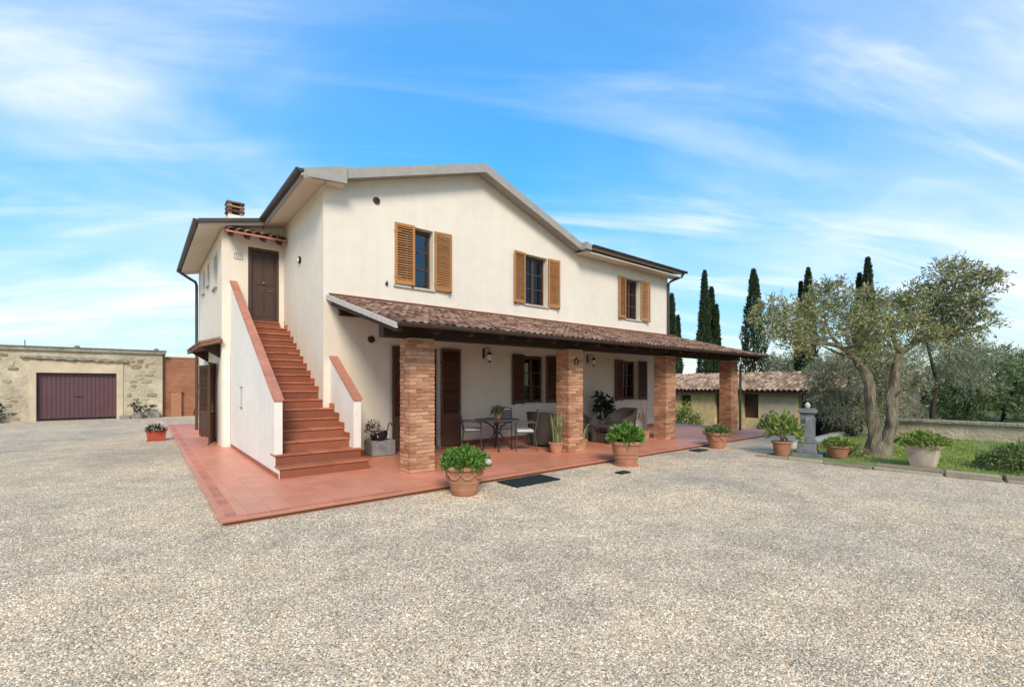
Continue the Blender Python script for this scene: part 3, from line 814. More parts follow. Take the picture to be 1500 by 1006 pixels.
shutter((DR[1],SY,0),0.03,2.42,0.54,math.radians(-8),'shutter_dark',solid_low=0.72,name='door_shutter')
# french door in the porch
fd = MB(); y=FY+.17
fd.box(DR[0],DR[0]+.06,y,y+.06,0,2.42); fd.box(DR[1]-.06,DR[1],y,y+.06,0,2.42); fd.box(DR[0]+.06,DR[1]-.06,y,y+.06,2.33,2.42)
fd.box(5.30,5.38,y-.01,y+.06,0,2.33); fd.box(DR[0]+.06,5.30,y,y+.06,0,.75); fd.box(5.38,DR[1]-.06,y,y+.06,0,.75); fd.box(DR[0]+.06,5.30,y,y+.06,1.5,1.54); fd.box(5.38,DR[1]-.06,y,y+.06,1.5,1.54)
fdo = fd.build('french_door','frame_wood',house)
for a,b_ in ((DR[0]+.06,5.30),(5.38,DR[1]-.06)):
    for z0,z1 in ((.75,1.5),(1.54,2.33)):
        q=MB(); q.box(a,b_,y+.025,y+.031,z0,z1); q.build('pane','glass',fdo)
# stair door
d0 = MB(); d0.box(2.22,2.80,BY+.085,BY+.125,3.17,4.98)
for z0,z1 in ((3.30,3.95),(4.12,4.86)):
    for a,b_ in ((2.28,2.49),(2.53,2.74)): d0.box(a,b_,BY+.072,BY+.085,z0,z1)
door = d0.build('door','door_wood',house,bevel=0.004)
q=MB(); q.box(DOOR[0],2.22,BY+.03,BY+.13,3.168,5.058); q.box(2.80,DOOR[1],BY+.03,BY+.13,3.168,5.058); q.box(2.22,2.80,BY+.03,BY+.13,4.98,5.058)
q.build('door_frame','door_wood',door)
q=MB(); q.tube([(2.70,BY+.085,3.98),(2.70,BY+.045,3.98),(2.62,BY+.045,3.98)],.012,8); q.build('handle','brass',door,smooth=True)
q=MB(); q.ball((2.51,BY+.06,4.18),.028,10,6); q.build('knob','brass',door,smooth=True)
# house side: leaf shutters of the ground floor door, windows, little canopy
shutter((BXL-.03,14.35,0),0.03,2.10,0.62,math.radians(-108),'shutter_dark',solid_low=0.7,name='door_shutter')
shutter((BXL-.03,15.75,0),0.03,2.10,0.62,math.radians(106),'shutter_dark',solid_low=0.7,name='door_shutter')
sd = MB(); x=BXL+.15; sd.box(x,x+.05,14.35,15.75,0,2.12); sd.box(x-.02,x,14.35,14.45,0,2.12); sd.box(x-.02,x,15.0,15.1,0,2.12); sd.box(x-.02,x,15.65,15.75,0,2.12); sd.build('side_door','frame_wood',house)
for (a,b_,c_,d) in SIDE[1:]:
    q=MB(); t=.05
    q.box(x,x+.05,a,a+t,c_,d); q.box(x,x+.05,b_-t,b_,c_,d); q.box(x,x+.05,a+t,b_-t,c_,c_+t); q.box(x,x+.05,a+t,b_-t,d-t,d)
    w=q.build('window','frame_wood',house)
    q=MB(); q.box(x+.02,x+.026,a+t,b_-t,c_+t,d-t); q.build('pane','glass',w)
    q=MB(); q.box(BXL-.06,x-.003,a-.05,b_+.05,c_-.04,c_-.002); q.build('sill','stone_pale',w)
    q=MB(); q.box(x+.12,x+.13,a,b_,c_,d); q.build('curtain','curtain',w)
# half-timber tile canopy over the stair door
def coppo(L=0.42, r0=0.095, r1=0.075, seg=6, th=0.012):
    """barrel tile along -y (downhill), convex up, origin at the upper end"""
    q=MB(); vs=[]
    for yy,r in ((0,r1),(-L,r0)):
        for rr in (r, r-th):
            for k in range(seg+1):
                t=math.pi*k/seg; vs.append((rr*math.cos(t), yy, rr*math.sin(t)*0.85))
    m_=seg+1; fs=[]
    for k in range(seg):
        fs += [(k,k+1,2*m_+k+1,2*m_+k),(m_+k,m_+k+1,3*m_+k+1,3*m_+k),(2*m_+k,2*m_+k+1,3*m_+k+1,3*m_+k)]
    fs += [(0,m_,3*m_,2*m_),(seg,m_+seg,3*m_+seg,2*m_+seg)]
    q.add(vs,fs); return q
tile_me = coppo().mesh('tile','tile')
cn = MB(); cn.prism([(BY-.004,5.42),(BY-.50,5.24),(BY-.50,5.20),(BY-.004,5.38)],'x',1.62,2.93)
canopy = cn.build('canopy','coping',house)
cang = math.atan2(.18,.5)
for k in range(7):
    for r_ in range(2):
        t_=obj('tile',tile_me,canopy); t_.location=Vector((1.73+k*.183,BY-.02-r_*.20,5.435-r_*.074))-root_loc(canopy); t_.rotation_euler=(cang+.04,0,random.uniform(-.04,.04)); t_.scale=(.9,.68,.9)
for xx in (1.72,2.08,2.44,2.80):
    q=MB(); q.prism([(BY-.004,5.37),(BY-.46,5.20),(BY-.46,5.13),(BY-.36,5.13),(BY-.004,5.27)],'x',xx-.035,xx+.035); q.build('bracket','dark_beam',canopy)
# canopy over the side door
cn = MB(); cn.prism([(BXL-.002,2.66),(BXL-.46,2.50),(BXL-.46,2.45),(BXL-.002,2.58)],'y',13.15,17.0); can2=cn.build('canopy','tile',house)
for yy in (13.6,16.2):
    q=MB(); q.prism([(BXL-.002,2.56),(BXL-.40,2.45),(BXL-.002,2.2)],'y',yy-.04,yy+.04); q.build('bracket','dark_beam',can2)
for k in range(18):
    t_=obj('tile',tile_me,can2); t_.location=Vector((BXL-.03,13.25+k*.21,2.665))-root_loc(can2); t_.rotation_euler=(.33,0,-math.pi/2)
    t_.scale=(1,1.08,.8)
# white strips and base tiles on the side wall, skirting
q=MB(); q.box(1.60,1.74,BY-.10,BY-.001,0.0,2.30); q.build('pilaster','stucco_white',house)
for k,(a,b_) in enumerate(((FY-.012,FY-.0005),)):
    q=MB(); q.box(3.26,DR[0]-.02,a,b_,0.002,.10); q.build('skirting','step',house)
    q=MB(); q.box(DR[1]+.02,RX,a,b_,0.002,.10); q.build('skirting','step',house)

# ------------------------------------------------------------------ outdoor staircase
stair = thing('staircase', 'outdoor staircase of red tiles between white parapets climbing to the upper door', 'staircase', (2.4, 8.1, 0))
RS, GO, SY0 = 0.176, 0.298, 8.13
NS = 18
body = MB()
for n_ in range(1, NS+1):
    yf = SY0 + GO*(n_-1); z1 = RS*n_ - 0.034
    xl = 1.765 if n_ <= 2 else 1.88
    xr = 3.25 if n_ == 1 else (3.22 if n_ == 2 else (3.10 if yf < FY-0.05 else 2.965))
    yb = (SY0+GO*n_+0.02) if n_ < NS else BY+0.07
    if n_ == NS: xl, xr = 2.145, 2.855
    body.box(xl+.004, xr-.004, yf+.035, yb, max(0.0, z1-0.5), z1)
    ta, tbx = (xl-.02, xr+.02) if n_ <= 2 else (xl, xr-.001)
    nt_ = 5 if n_ <= 2 else 4
    for k in range(nt_):
        w_ = (tbx-ta)/nt_; j_ = random.uniform(-.0015,.0015); q = MB()
        q.box(ta+k*w_+(.0015 if k else 0), ta+(k+1)*w_-(.0015 if k < nt_-1 else 0), yf+j_, yb+.012 if n_ < NS else yb-.01, z1, z1+.034+j_*.7)
        q.build('tread_tile','step',stair,bevel=0.008)
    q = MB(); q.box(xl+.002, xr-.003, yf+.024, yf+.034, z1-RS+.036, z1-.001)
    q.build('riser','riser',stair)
    if 3 <= n_ <= NS-1 and n_ not in (7,):
        xw = 3.10 if yf < FY-0.05 else 2.97
        q = MB(); q.box(xw-.012, xw-.002, yf-.02, yf+GO-.012, z1+.036, z1+.036+.09); q.box(xw-.012, xw-.002, yf+GO-.011, yf+GO+.01, z1+.036, z1+.036+RS+.03)
        q.build('skirting_tile','step',stair)
body.build('stair_body','mortar',stair)
def parapet(x0,x1,y0,z0,y1,z1,base):
    q = MB(); q.prism([(y0,base),(y0,z0),(y1,z1),(y1,base)],'x',x0,x1); p = q.build('parapet','stucco_white',stair)
    sl = (z1-z0)/(y1-y0)
    c = MB(); c.prism([(y0-.03,z0-.03*sl+.001),(y0-.03,z0-.03*sl+.045),(y1,z1+.045),(y1,z1+.001)],'x',x0-.018,x1+.018)
    c.build('coping','coping',p,bevel=0.004)
    return p
pl = parapet(1.75,1.878,8.49,1.27,BY-.002,4.09,0.0)
q = MB(); q.prism([(8.165,0),(8.165,.14),(8.46,.14),(8.46,.315),(8.489,.315),(8.489,0)],'x',1.752,1.763); q.build('plaster_edge','stucco_white',pl)
q = MB(); q.box(1.738,1.749,8.17,BY-.11,.002,.075); q.build('skirting','step',pl)
q = MB(); q.box(1.744,1.7495,11.55,11.78,1.04,1.46); nich=q.build('meter_flap','plaster_soffit',pl)
q = MB(); q.box(1.728,1.743,11.53,11.80,1.47,1.49); q.box(1.728,1.743,11.53,11.80,1.01,1.035); q.build('meter_flap_frame','stone_grey',pl)
pr = parapet(3.105,3.245,8.52,1.25,FY-.002,2.10,0.30)
q = MB(); q.box(3.14,3.165,8.507,8.519,1.0,1.09); q.build('switch','plaque',pr)
q = MB(); q.box(3.247,3.258,8.6,FY-.02,.002,.10); q.build('skirting','step',pr)

# ------------------------------------------------------------------ porch
porch = thing('porch', 'tiled lean to porch on four square brick pillars along the farmhouse front', 'porch', (3.6, 7.2, 0))
PX = [3.60, 7.50, 11.40, 15.22]; PW, PD, PY, PT = 0.48, 0.40, 7.20, 2.34
course = 0.066; NC = int(PT/course)
brick_cache = {}
def brick_mesh(sx, sy, v=0):
    k = (round(sx,3), round(sy,3), v)
    if k not in brick_cache:
        q = MB(); q.box(-sx/2,sx/2,-sy/2,sy/2,-.027,.027)
        rr = random.Random(v*31+int(sx*1000))
        q.v = [tuple(c+rr.uniform(-.0065,.0065) for c in p) for p in q.v]
        brick_cache[k] = q.mesh('brick','brick',bevel=0.004)
    return brick_cache[k]
single = 0
for pi_, x0 in enumerate(PX):
    q = MB(); q.box(x0+.012,x0+PW-.012,PY+.012,PY+PD-.012,0,PT)
    pil = q.build('pillar','mortar',porch)
    if pi_ == 0: pil['label'] = 'square brick pillar nearest the staircase'
    rest = MB(); o = root_loc(pil)
    for c_ in range(NC):
        z = course*(c_+.5)
        if c_ % 2 == 0:
            L = [(x0+.1175,PY+.0575,.235,.115,1),(x0+.3625,PY+.0575,.235,.115,1),(x0+.0575,PY+.20,.115,.15,1),
                 (x0+.1175,PY+PD-.0575,.235,.115,0),(x0+.3625,PY+PD-.0575,.235,.115,0),(x0+PW-.0575,PY+.20,.115,.15,0)]
        else:
            L = [(x0+.0575,PY+.0975,.115,.195,1),(x0+.0575,PY+PD-.0975,.115,.195,1),(x0+PW/2,PY+.0575,.23,.115,1),
                 (x0+PW-.0575,PY+.0975,.115,.195,1),(x0+PW-.0575,PY+PD-.0975,.115,.195,0),(x0+PW/2,PY+PD-.0575,.23,.115,0)]
        for (bx_,by_,sx,sy,vis) in L:
            j = (random.uniform(-.004,.004), random.uniform(-.004,.004))
            if vis and single < 300:
                b_ = obj('brick', brick_mesh(sx,sy,random.randrange(6)), pil)
                b_.location = Vector((bx_+j[0],by_+j[1],z))-o; b_.rotation_euler = (0,0,random.uniform(-.012,.012)); single += 1
            else:
                R = Matrix.Rotation(random.uniform(-.012,.012),3,'Z'); rest.obox((bx_+j[0],by_+j[1],z),sx,sy,.054,R)
    if rest.v: tag(rest.build('brickwork','brick',pil), kind='stuff')
# timber: front beam, rafters, boards
PTOP, PBOT = (FY-.002, 3.34), (6.62, 2.47)       # underside of the tiles at the wall and at the eave (y, z)
slope = (PTOP[1]-PBOT[1])/(PTOP[0]-PBOT[0])
pz = lambda y: PBOT[1]+(y-PBOT[0])*slope
PX0, PX1 = 3.08, 16.25
q = MB(); q.box(3.16,16.1,PY+.10,PY+.30,PT+.002,pz(PY+.1)-.10); q.build('beam','dark_beam',porch,bevel=.008)
q = MB(); q.box(PX0+.2,15.9,FY-.14,FY-.004,3.00,3.16); q.build('wall_plate','dark_beam',porch,bevel=.008)
xs = np.linspace(PX0+.10, PX1-.12, 20)
raft = MB(); raft.prism([(6.70,pz(6.70)-.032),(FY-.006,pz(FY-.006)-.032),(FY-.006,pz(FY-.006)-.14),(6.80,pz(6.80)-.14),(6.70,pz(6.70)-.10)],'x',-.045,.045)
rme = raft.mesh('rafter','dark_beam')
for x_ in xs:
    obj('rafter',rme,porch).location = Vector((x_,0,0))-porch.location
q = MB(); q.prism([(PBOT[0],pz(PBOT[0])),(FY-.003,pz(FY-.003)),(FY-.003,pz(FY-.003)-.03),(PBOT[0],pz(PBOT[0])-.03)],'x',PX0,PX1)
q.build('roof_boarding','dark_beam',porch)
q = MB(); q.prism([(6.56,pz(6.56)+.03),(FY-.004,pz(FY)+.08),(FY-.004,pz(FY)-.02),(6.56,pz(6.56)-.05)],'x',PX0-.055,PX0-.004); q.build('verge_flashing','stone_pale',porch)
q = MB(); q.prism([(6.56,pz(6.56)+.03),(FY-.004,pz(FY)+.08),(FY-.004,pz(FY)-.02),(6.56,pz(6.56)-.05)],'x',PX1+.004,PX1+.05); q.build('verge_flashing','stone_pale',porch)
q = MB(); q.box(PX0,PX1,FY-.06,FY-.003,pz(FY)+.10,pz(FY)+.115); q.build('wall_flashing','coping',porch)
gutter((PX0-.02,6.53,2.50),(PX1+.12,6.53,2.50),.065,'gutter',porch)
pipe([(15.95,6.56,2.44),(15.94,6.62,2.36),(15.82,6.98,2.24),(15.76,7.14,2.16),(15.755,7.15,0.0)],.04,porch)
# barrel tiles
sla = math.atan(slope); NR = 12; exp_ = (FY-6.56)/math.cos(sla)/NR
cols = np.arange(PX0+.075, PX1-.02, .15)
rest = MB(); chn = MB(); base_t = coppo(.36,.070,.056,5,.010); porch_tile = base_t.mesh('tile','tile')
cells = [(math.hypot(x_,6.6+r_*.28), x_, r_) for x_ in cols for r_ in range(NR)]
cells.sort(); own = set((a,b_) for _,a,b_ in cells[:300])
for x_ in cols:
    for r_ in range(NR):
        yu = 6.56 + (r_+1)*exp_*math.cos(sla)*0.995 + .03
        yu = min(yu, FY-.012)
        dz = random.uniform(-.006,.008); jx = random.uniform(-.008,.008)
        loc = Vector((x_+jx, yu, pz(yu)+.028+dz)); rot = (sla-.015, 0, random.uniform(-.03,.03))
        if (x_, r_) in own:
            t_ = obj('tile',porch_tile,porch); t_.location = loc-porch.location; t_.rotation_euler = rot
        else:
            Mx = Matrix.Translation(loc) @ Matrix.Rotation(rot[2],4,'Z') @ Matrix.Rotation(rot[0],4,'X')
            rest.add([Mx @ Vector(v) for v in base_t.v], base_t.f)
    chn.prism([(6.52,pz(6.52)+.012),(FY-.01,pz(FY-.01)+.012),(FY-.01,pz(FY-.01)+.004),(6.52,pz(6.52)+.004)],'x',x_+.035,x_+.115)
tag(rest.build('tile_field','tile',porch), kind='stuff')
tag(chn.build('tile_channels','tile',porch), kind='stuff')

# ------------------------------------------------------------------ fittings on walls
def text_mesh(txt, size, m):
    cu = bpy.data.curves.new('numeral','FONT'); cu.body = txt; cu.size = size; cu.extrude = 0.001; cu.align_x='CENTER'; cu.align_y='CENTER'
    o = bpy.data.objects.new('numeral',cu); COL.objects.link(o)
    dg = bpy.context.evaluated_depsgraph_get(); me = bpy.data.meshes.new_from_object(o.evaluated_get(dg))
    bpy.data.objects.remove(o); me.materials.clear(); me.materials.append(M[m]); return me
pq = thing('house_number_plaque','small white house number plaque beside the stair door','plaque',(1.92,BY-.002,4.76))
q = MB(); q.box(1.83,2.01,BY-.016,BY-.002,4.69,4.83); q.build('plate','plaque',pq,bevel=.003)
q = MB()
for a in ((1.83,2.01,4.69,4.70),(1.83,2.01,4.82,4.83),(1.83,1.84,4.70,4.82),(2.0,2.01,4.70,4.82)): q.box(a[0],a[1],BY-.019,BY-.0165,a[2],a[3])
q.build('rim','numeral',pq)
nm = obj('numeral',text_mesh('50',.125,'numeral'),pq); nm.location=(0,-.0165,0); nm.rotation_euler=(math.pi/2,0,0)

bl = thing('bulkhead_light','small round black bulkhead light on the wall above the stairs','wall lamp',(WX,11.66,4.50))
q = MB(); q.tube([(WX-.002,11.66,4.50),(WX-.05,11.66,4.50)],[.085,.08],18); q.build('housing','iron',bl,smooth=True)
q = MB(); q.ball((WX-.05,11.66,4.49),.062,14,8,(.5,1,1)); q.build('lens','lamp_glass',bl,smooth=True)

def wall_lantern(x,z,label):
    t_ = thing('wall_lantern',label,'wall lamp',(x,FY-.002,z),0,'wrought iron lanterns under the porch')
    q = MB(); q.box(x-.03,x+.03,FY-.018,FY-.002,z-.13,z+.13); q.build('back_plate','iron',t_,bevel=.004)
    pts=[(x,FY-.018,z-.02)]+[(x,FY-.018-.13+.13*math.cos(a),z+.02+.12*math.sin(a)) for a in np.linspace(.2,math.pi,9)]
    q = MB(); q.tube(pts,.010,7); q.tube([(x,FY-.02,z-.10),(x,FY-.10,z-.06),(x,FY-.15,z+.0),(x,FY-.12,z+.05)],.007,6); q.build('arm','iron',t_,smooth=True)
    c=(x,FY-.275,z-.13)
    q = MB(); q.lathe([(.012,.17),(.015,.15),(.07,.10),(.085,.085),(.08,.08)],10,c); q.build('hood','iron',t_)
    q = MB(); q.lathe([(.045,-.08),(.065,.0),(.072,.08)],10,c); q.build('glass','lamp_glass',t_,smooth=True)
    q = MB(); q.lathe([(.006,-.13),(.02,-.11),(.05,-.085),(.05,-.075)],10,c); q.build('finial','iron',t_)
    return t_
wall_lantern(7.07,2.36,'wrought iron lantern on the porch wall left of the ground floor window')
wall_lantern(11.16,2.36,'wrought iron lantern just right of the top of the second brick pillar')
hs = thing('horseshoe','dark horseshoe hung on the front of the second brick pillar','horseshoe',(7.74,PY-.006,2.02))
q = MB(); q.tube([(7.74+.062*math.cos(a)*(1.0 if abs(a-math.pi/2)<1.2 else .93),PY-.014,2.05+.075*math.sin(a)) for a in np.linspace(-.95,math.pi+.95,18)],.013,7); q.build('shoe','iron',hs,smooth=True)
q = MB(); q.ball((7.74,PY-.012,2.14),.012,8,5); q.build('nail','iron',hs)

# ------------------------------------------------------------------ garage and brick boundary wall (left background)
gar = thing('garage', 'old stone garage with a wide brown up and over door', 'garage', (-2.2, 28.3, G))
GY, GX0, GX1 = 28.30, -9.5, 0.86
gtop = lambda x: 3.14
q = MB()
grid_wall(GX0, GX1, G-.3, 3.02, [(-3.48,-.85,G-.3,2.06)], lambda u,z,d: (u,GY+d,z), .35, q)
q.build('wall','rubble_mortar',gar)
q = MB(); q.box(GX1-.35,GX1-.001,GY+.002,GY+6,G-.3,3.02); q.box(GX0,GX0+.3,GY+.002,GY+6,G-.3,3.02); q.build('wall','rubble_mortar',gar)
q = MB(); q.box(GX0-.1,GX1+.14,GY-.12,GY+6.1,3.021,3.16); q.build('roof','ledge',gar)
q = MB(); q.box(GX0-.1,GX1+.16,GY-.15,GY+.2,3.161,3.20); q.build('roof_edge','flashing',gar)
q = MB()
q.box(-3.70,-3.48,GY-.035,GY-.001,G,2.06); q.box(-.85,-.62,GY-.035,GY-.001,G,2.06); q.box(-3.70,-.62,GY-.035,GY-.001,2.061,2.58)
q.build('door_surround','plaster_old',gar)
q = MB(); n=26; vs=[]; rr=random.Random(3)
for k in range(n+1):
    x_=-3.95+3.5*k/n; d=.16+rr.uniform(-.03,.04); z0=2.66+rr.uniform(-.03,.03)-.004*k; z1=2.80+rr.uniform(-.02,.02)-.004*k
    vs += [(x_,GY-.002,z0),(x_,GY-d,z0+.02),(x_,GY-d,z1-.03),(x_,GY-.002,z1)]
q.add(vs,[(4*k+a,4*k+(a+1)%4,4*k+4+(a+1)%4,4*k+4+a) for k in range(n) for a in range(4)]+[(0,1,2,3),(4*n+3,4*n+2,4*n+1,4*n)])
q.build('ledge','ledge',gar)
gd = MB(); gd.box(-3.48,-.85,GY+.20,GY+.24,.03,2.06); gdoor = gd.build('garage_door','garage_door',gar)
for k in range(18):
    q = MB(); a=-3.46+k*.1444; q.box(a+.008,a+.137,GY+.182,GY+.199,.05,2.04); q.build('door_panel','garage_door',gdoor,bevel=.004)
q = MB(); q.box(-2.3,-2.02,GY+.165,GY+.181,.98,1.02); q.build('handle','iron',gdoor)
# rubble stones showing through the old render
cnt=0; rr=random.Random(11)
blob_cache=[]
for v_ in range(8):
    q=MB(); n=9
    vs=[]; 
    for j,(sc,dy) in enumerate(((1.0,0),(.94,-.03),(.62,-.055))):
        r2=random.Random(v_*7)
        for k in range(n):
            a=2*math.pi*k/n; e=r2.uniform(.82,1.12); vs.append((math.copysign(abs(math.cos(a))**.7,math.cos(a))*e*sc*.5,dy,math.copysign(abs(math.sin(a))**.7,math.sin(a))*e*sc*.5))
    fs=[(j*n+k,j*n+(k+1)%n,(j+1)*n+(k+1)%n,(j+1)*n+k) for j in range(2) for k in range(n)]+[tuple(range(2*n,3*n))]
    q.add(vs,fs); blob_cache.append(q.mesh('stone','rubble',smooth=True))
z=G+.08
while z < 2.98:
    hrow=rr.uniform(.13,.24); x_=-6.2+rr.uniform(0,.3)
    while x_ < .72:
        w_=rr.uniform(.18,.52)
        cx_=x_+w_/2; zz=z+hrow/2+rr.uniform(-.02,.02)
        inside = -3.86 < cx_+w_/2 and cx_-w_/2 < -.5 and zz-hrow/2 < 2.86
        if not inside and rr.random() < .62 and zz < 2.93 and cx_+w_/2 < .80:
            o=obj('stone',blob_cache[rr.randrange(8)],gar); o.location=Vector((cx_,GY+.012,zz))-gar.location; o.scale=(w_*.98,.42+rr.uniform(-.2,.3),hrow*.98); o.rotation_euler=(0,rr.uniform(-.08,.08),0); cnt+=1
        x_+=w_+.02
    z+=hrow+.015
q = MB(); q.tube([(-3.95,GY+1,3.16),(-3.95,GY+1,3.52)],.018,6); q.build('vent_pipe','flashing',gar)
for x_ in (-2.2,.62):
    q=MB(); q.lathe([(.09,0),(.10,.05),(.06,.09),(.0,.11)],8,(x_,GY+.02,3.201)); q.build('stone','ledge',gar)

bwl = thing('brick_boundary_wall','red brick boundary wall with a brick pier between garage and farmhouse','wall',(2.0,28.55,G))
def brickwall_mat():
    m = bpy.data.materials.new('brick_wall'); m.use_nodes=True; n,l=m.node_tree.nodes,m.node_tree.links; b=n['Principled BSDF']; b.inputs['Roughness'].default_value=.95
    t=n.new('ShaderNodeTexCoord'); sx=n.new('ShaderNodeSeparateXYZ'); cb=n.new('ShaderNodeCombineXYZ'); l.new(t.outputs['Object'],sx.inputs[0]); l.new(sx.outputs['X'],cb.inputs[0]); l.new(sx.outputs['Z'],cb.inputs[1])
    br=n.new('ShaderNodeTexBrick'); br.inputs['Scale'].default_value=1; br.inputs['Brick Width'].default_value=.27; br.inputs['Row Height'].default_value=.075; br.inputs['Mortar Size'].default_value=.007
    br.inputs['Color1'].default_value=(.40,.15,.07,1); br.inputs['Color2'].default_value=(.30,.11,.055,1); br.inputs['Mortar'].default_value=(.36,.22,.14,1); br.inputs['Bias'].default_value=-.2
    l.new(cb.outputs[0],br.inputs['Vector'])
    nz=n.new('ShaderNodeTexNoise'); nz.inputs['Scale'].default_value=1.1; nz.inputs['Detail'].default_value=6; l.new(t.outputs['Object'],nz.inputs['Vector'])
    mr=n.new('ShaderNodeMapRange'); mr.inputs['From Min'].default_value=.3; mr.inputs['From Max'].default_value=.7; mr.inputs['To Min'].default_value=.75; mr.inputs['To Max'].default_value=1.2; l.new(nz.outputs['Fac'],mr.inputs['Value'])
    vm=n.new('ShaderNodeVectorMath'); vm.operation='SCALE'; l.new(br.outputs['Color'],vm.inputs[0]); l.new(mr.outputs[0],vm.inputs['Scale']); l.new(vm.outputs[0],b.inputs['Base Color'])
    bp=n.new('ShaderNodeBump'); bp.inputs['Strength'].default_value=.6; bp.inputs['Distance'].default_value=.01; bp.invert=True; l.new(br.outputs['Fac'],bp.inputs['Height']); l.new(bp.outputs[0],b.inputs['Normal'])
    return m
M['brick_wall']=brickwall_mat()
q=MB(); q.box(.862,9.0,28.55,28.80,G-.3,2.86); q.build('wall','brick_wall',bwl)
q=MB(); q.box(.862,9.0,28.52,28.83,2.861,2.93); q.build('coping','coping',bwl)
q=MB(); q.box(1.20,1.62,28.36,28.549,G-.1,1.18); q.box(1.16,1.66,28.33,28.549,1.181,1.23); q.build('pier','brick',bwl)
vn=MB(); rr=random.Random(5); p=[Vector((2.15,28.53,G))]
for k in range(14): p.append(p[-1]+Vector((rr.uniform(-.09,.07),0,.16)))
vn.tube([(v.x,28.535,v.z) for v in p],[.022-.0012*k for k in range(15)],6)
vine=vn.build('climbing_vine','bark_dark'); tag(vine,'bare climbing vine stem on the red brick boundary wall','vine')

# ------------------------------------------------------------------ plants and pots
def plant_root(name,label,cat,loc,group=None): return thing(name,label,cat,loc,0,group)
def leaves_obj(name, pts, dirs, L, Wd, m, parent, fold=.25):
    o = root_loc(parent); return obj(name, leaf_mesh(name, pts-np.array(o)[None], dirs, L, Wd, m, fold), parent)
def dome(c, rx, rz, n, low=-.15, rng=RNG):
    d = unit(rng.normal(size=(n,3))); d[:,2] = np.abs(d[:,2])*(1-low)+low*rng.random(n)
    r = rng.uniform(.45,1.0,(n,1))**.5
    lump = 1+.18*np.sin(d[:,:1]*5+1)*np.cos(d[:,1:2]*6)
    p = np.array(c)[None]+d*r*lump*np.array([rx,rx,rz])
    return p, d+rng.normal(size=(n,3))*.55+np.array([0,0,.25])
def pot(root, prof, m, seg=32, soil_z=None, soil_r=None, sq=0.0):
    c=root.location; q=MB(); q.lathe(prof,seg,tuple(c),sq); o=q.build('pot',m,root,smooth=True)
    if soil_r:
        q=MB(); q.lathe([(soil_r,soil_z-.02),(soil_r,soil_z),(soil_r*.5,soil_z+.015)],20,tuple(c),sq); q.build('soil','soil',root)
    return o
def rim_prof(rb,rt,h,lip=.03,th=.03,bands=()):
    pr=[(rb*.96,0),(rb,.01)]
    n=10
    for k in range(1,n):
        t=k/n; r=rb+(rt-rb)*(t**.85); z=h*.86*t
        pr.append((r,z))
    for b_ in bands: pass
    pr+= [(rt,h*.86),(rt+lip,h*.875),(rt+lip*1.15,h*.93),(rt+lip,h*.985),(rt+lip*.6,h),(rt-th*.4,h),(rt-th,h*.96),(rt-th,h*.85)]
    return pr
def band(root,r,z,w=.012,m='terracotta'):
    q=MB(); c=root.location; n=32; q.tube([(c.x+r*math.cos(a),c.y+r*math.sin(a),c.z+z) for a in np.linspace(0,2*math.pi,n+1)],w,6,cap=False); return q.build('band',m,root,smooth=True)
def swag(root,r0,z0,m):
    """raised garland loops round a classical pot"""
    c=root.location; q=MB(); n=8
    for k in range(n):
        a0=2*math.pi*k/n; pts=[]
        for t in np.linspace(0,1,7):
            a=a0+t*2*math.pi/n; z=z0-.07*math.sin(t*math.pi); r=r0(z)
            pts.append((c.x+r*math.cos(a),c.y+r*math.sin(a),c.z+z))
        q.tube(pts,[.008,.014,.018,.02,.018,.014,.008],6)
        r=r0(z0); q.ball((c.x+r*math.cos(a0),c.y+r*math.sin(a0),c.z+z0),.024,8,5)
    return q.build('garland',m,root,smooth=True)
# A: basil-green bush by the first pillar
A = plant_root('potted_bush','round bright green bush in a garland terracotta pot before the first pillar','potted plant',(3.66,5.60,G),'terracotta pots along the terrace edge')
pot(A, rim_prof(.175,.27,.44,.035), 'terracotta', soil_z=.40, soil_r=.245); band(A,.197,.10); band(A,.225,.20); swag(A,lambda z:.175+.095*(z/.378)**.85+.004,.33,'terracotta')
p_,d_=dome((3.66,5.60,G+.43),.31,.21,3400); leaves_obj('foliage',p_,d_,.06,.04,'leaf_bright',A)
q=MB(); q.ball((0,0,0),1,10,7,(.09,.06,.05)); st=q.build('white_rock','stone_pale',None,smooth=True,loc=(3.925,5.385,G+.47)); tag(st,'cream rock resting on the rim of the nearest terracotta pot','rock')
st.rotation_euler=(.2,.3,.5)
# B: arching light green plant
B = plant_root('potted_lettuce_plant','leafy light green plant in a banded terracotta pot at the terrace edge','potted plant',(7.46,5.60,G),'terracotta pots along the terrace edge')
pot(B, [(.23,0),(.235,.03),(.20,.035)]+rim_prof(.19,.285,.49,.03)[1:], 'terracotta', soil_z=.45, soil_r=.26); band(B,.235,.17); band(B,.252,.25)
p_,d_=dome((7.46,5.60,G+.46),.27,.27,420,.0); leaves_obj('foliage',p_,d_+np.array([0,0,.2]),.16,.085,'leaf_bright',B,.3)
# C
C = plant_root('potted_trailing_plant','grey green trailing plant in a terracotta pot beside the last pillar','potted plant',(11.27,5.68,G),'terracotta pots along the terrace edge')
pot(C, rim_prof(.17,.26,.40,.04), 'terracotta', soil_z=.36, soil_r=.235); swag(C,lambda z:.17+.09*(z/.34)**.85+.004,.28,'terracotta')
p_,d_=dome((11.27,5.68,G+.38),.29,.13,700,-.3); leaves_obj('foliage',p_,d_,.09,.035,'leaf_mid',C)
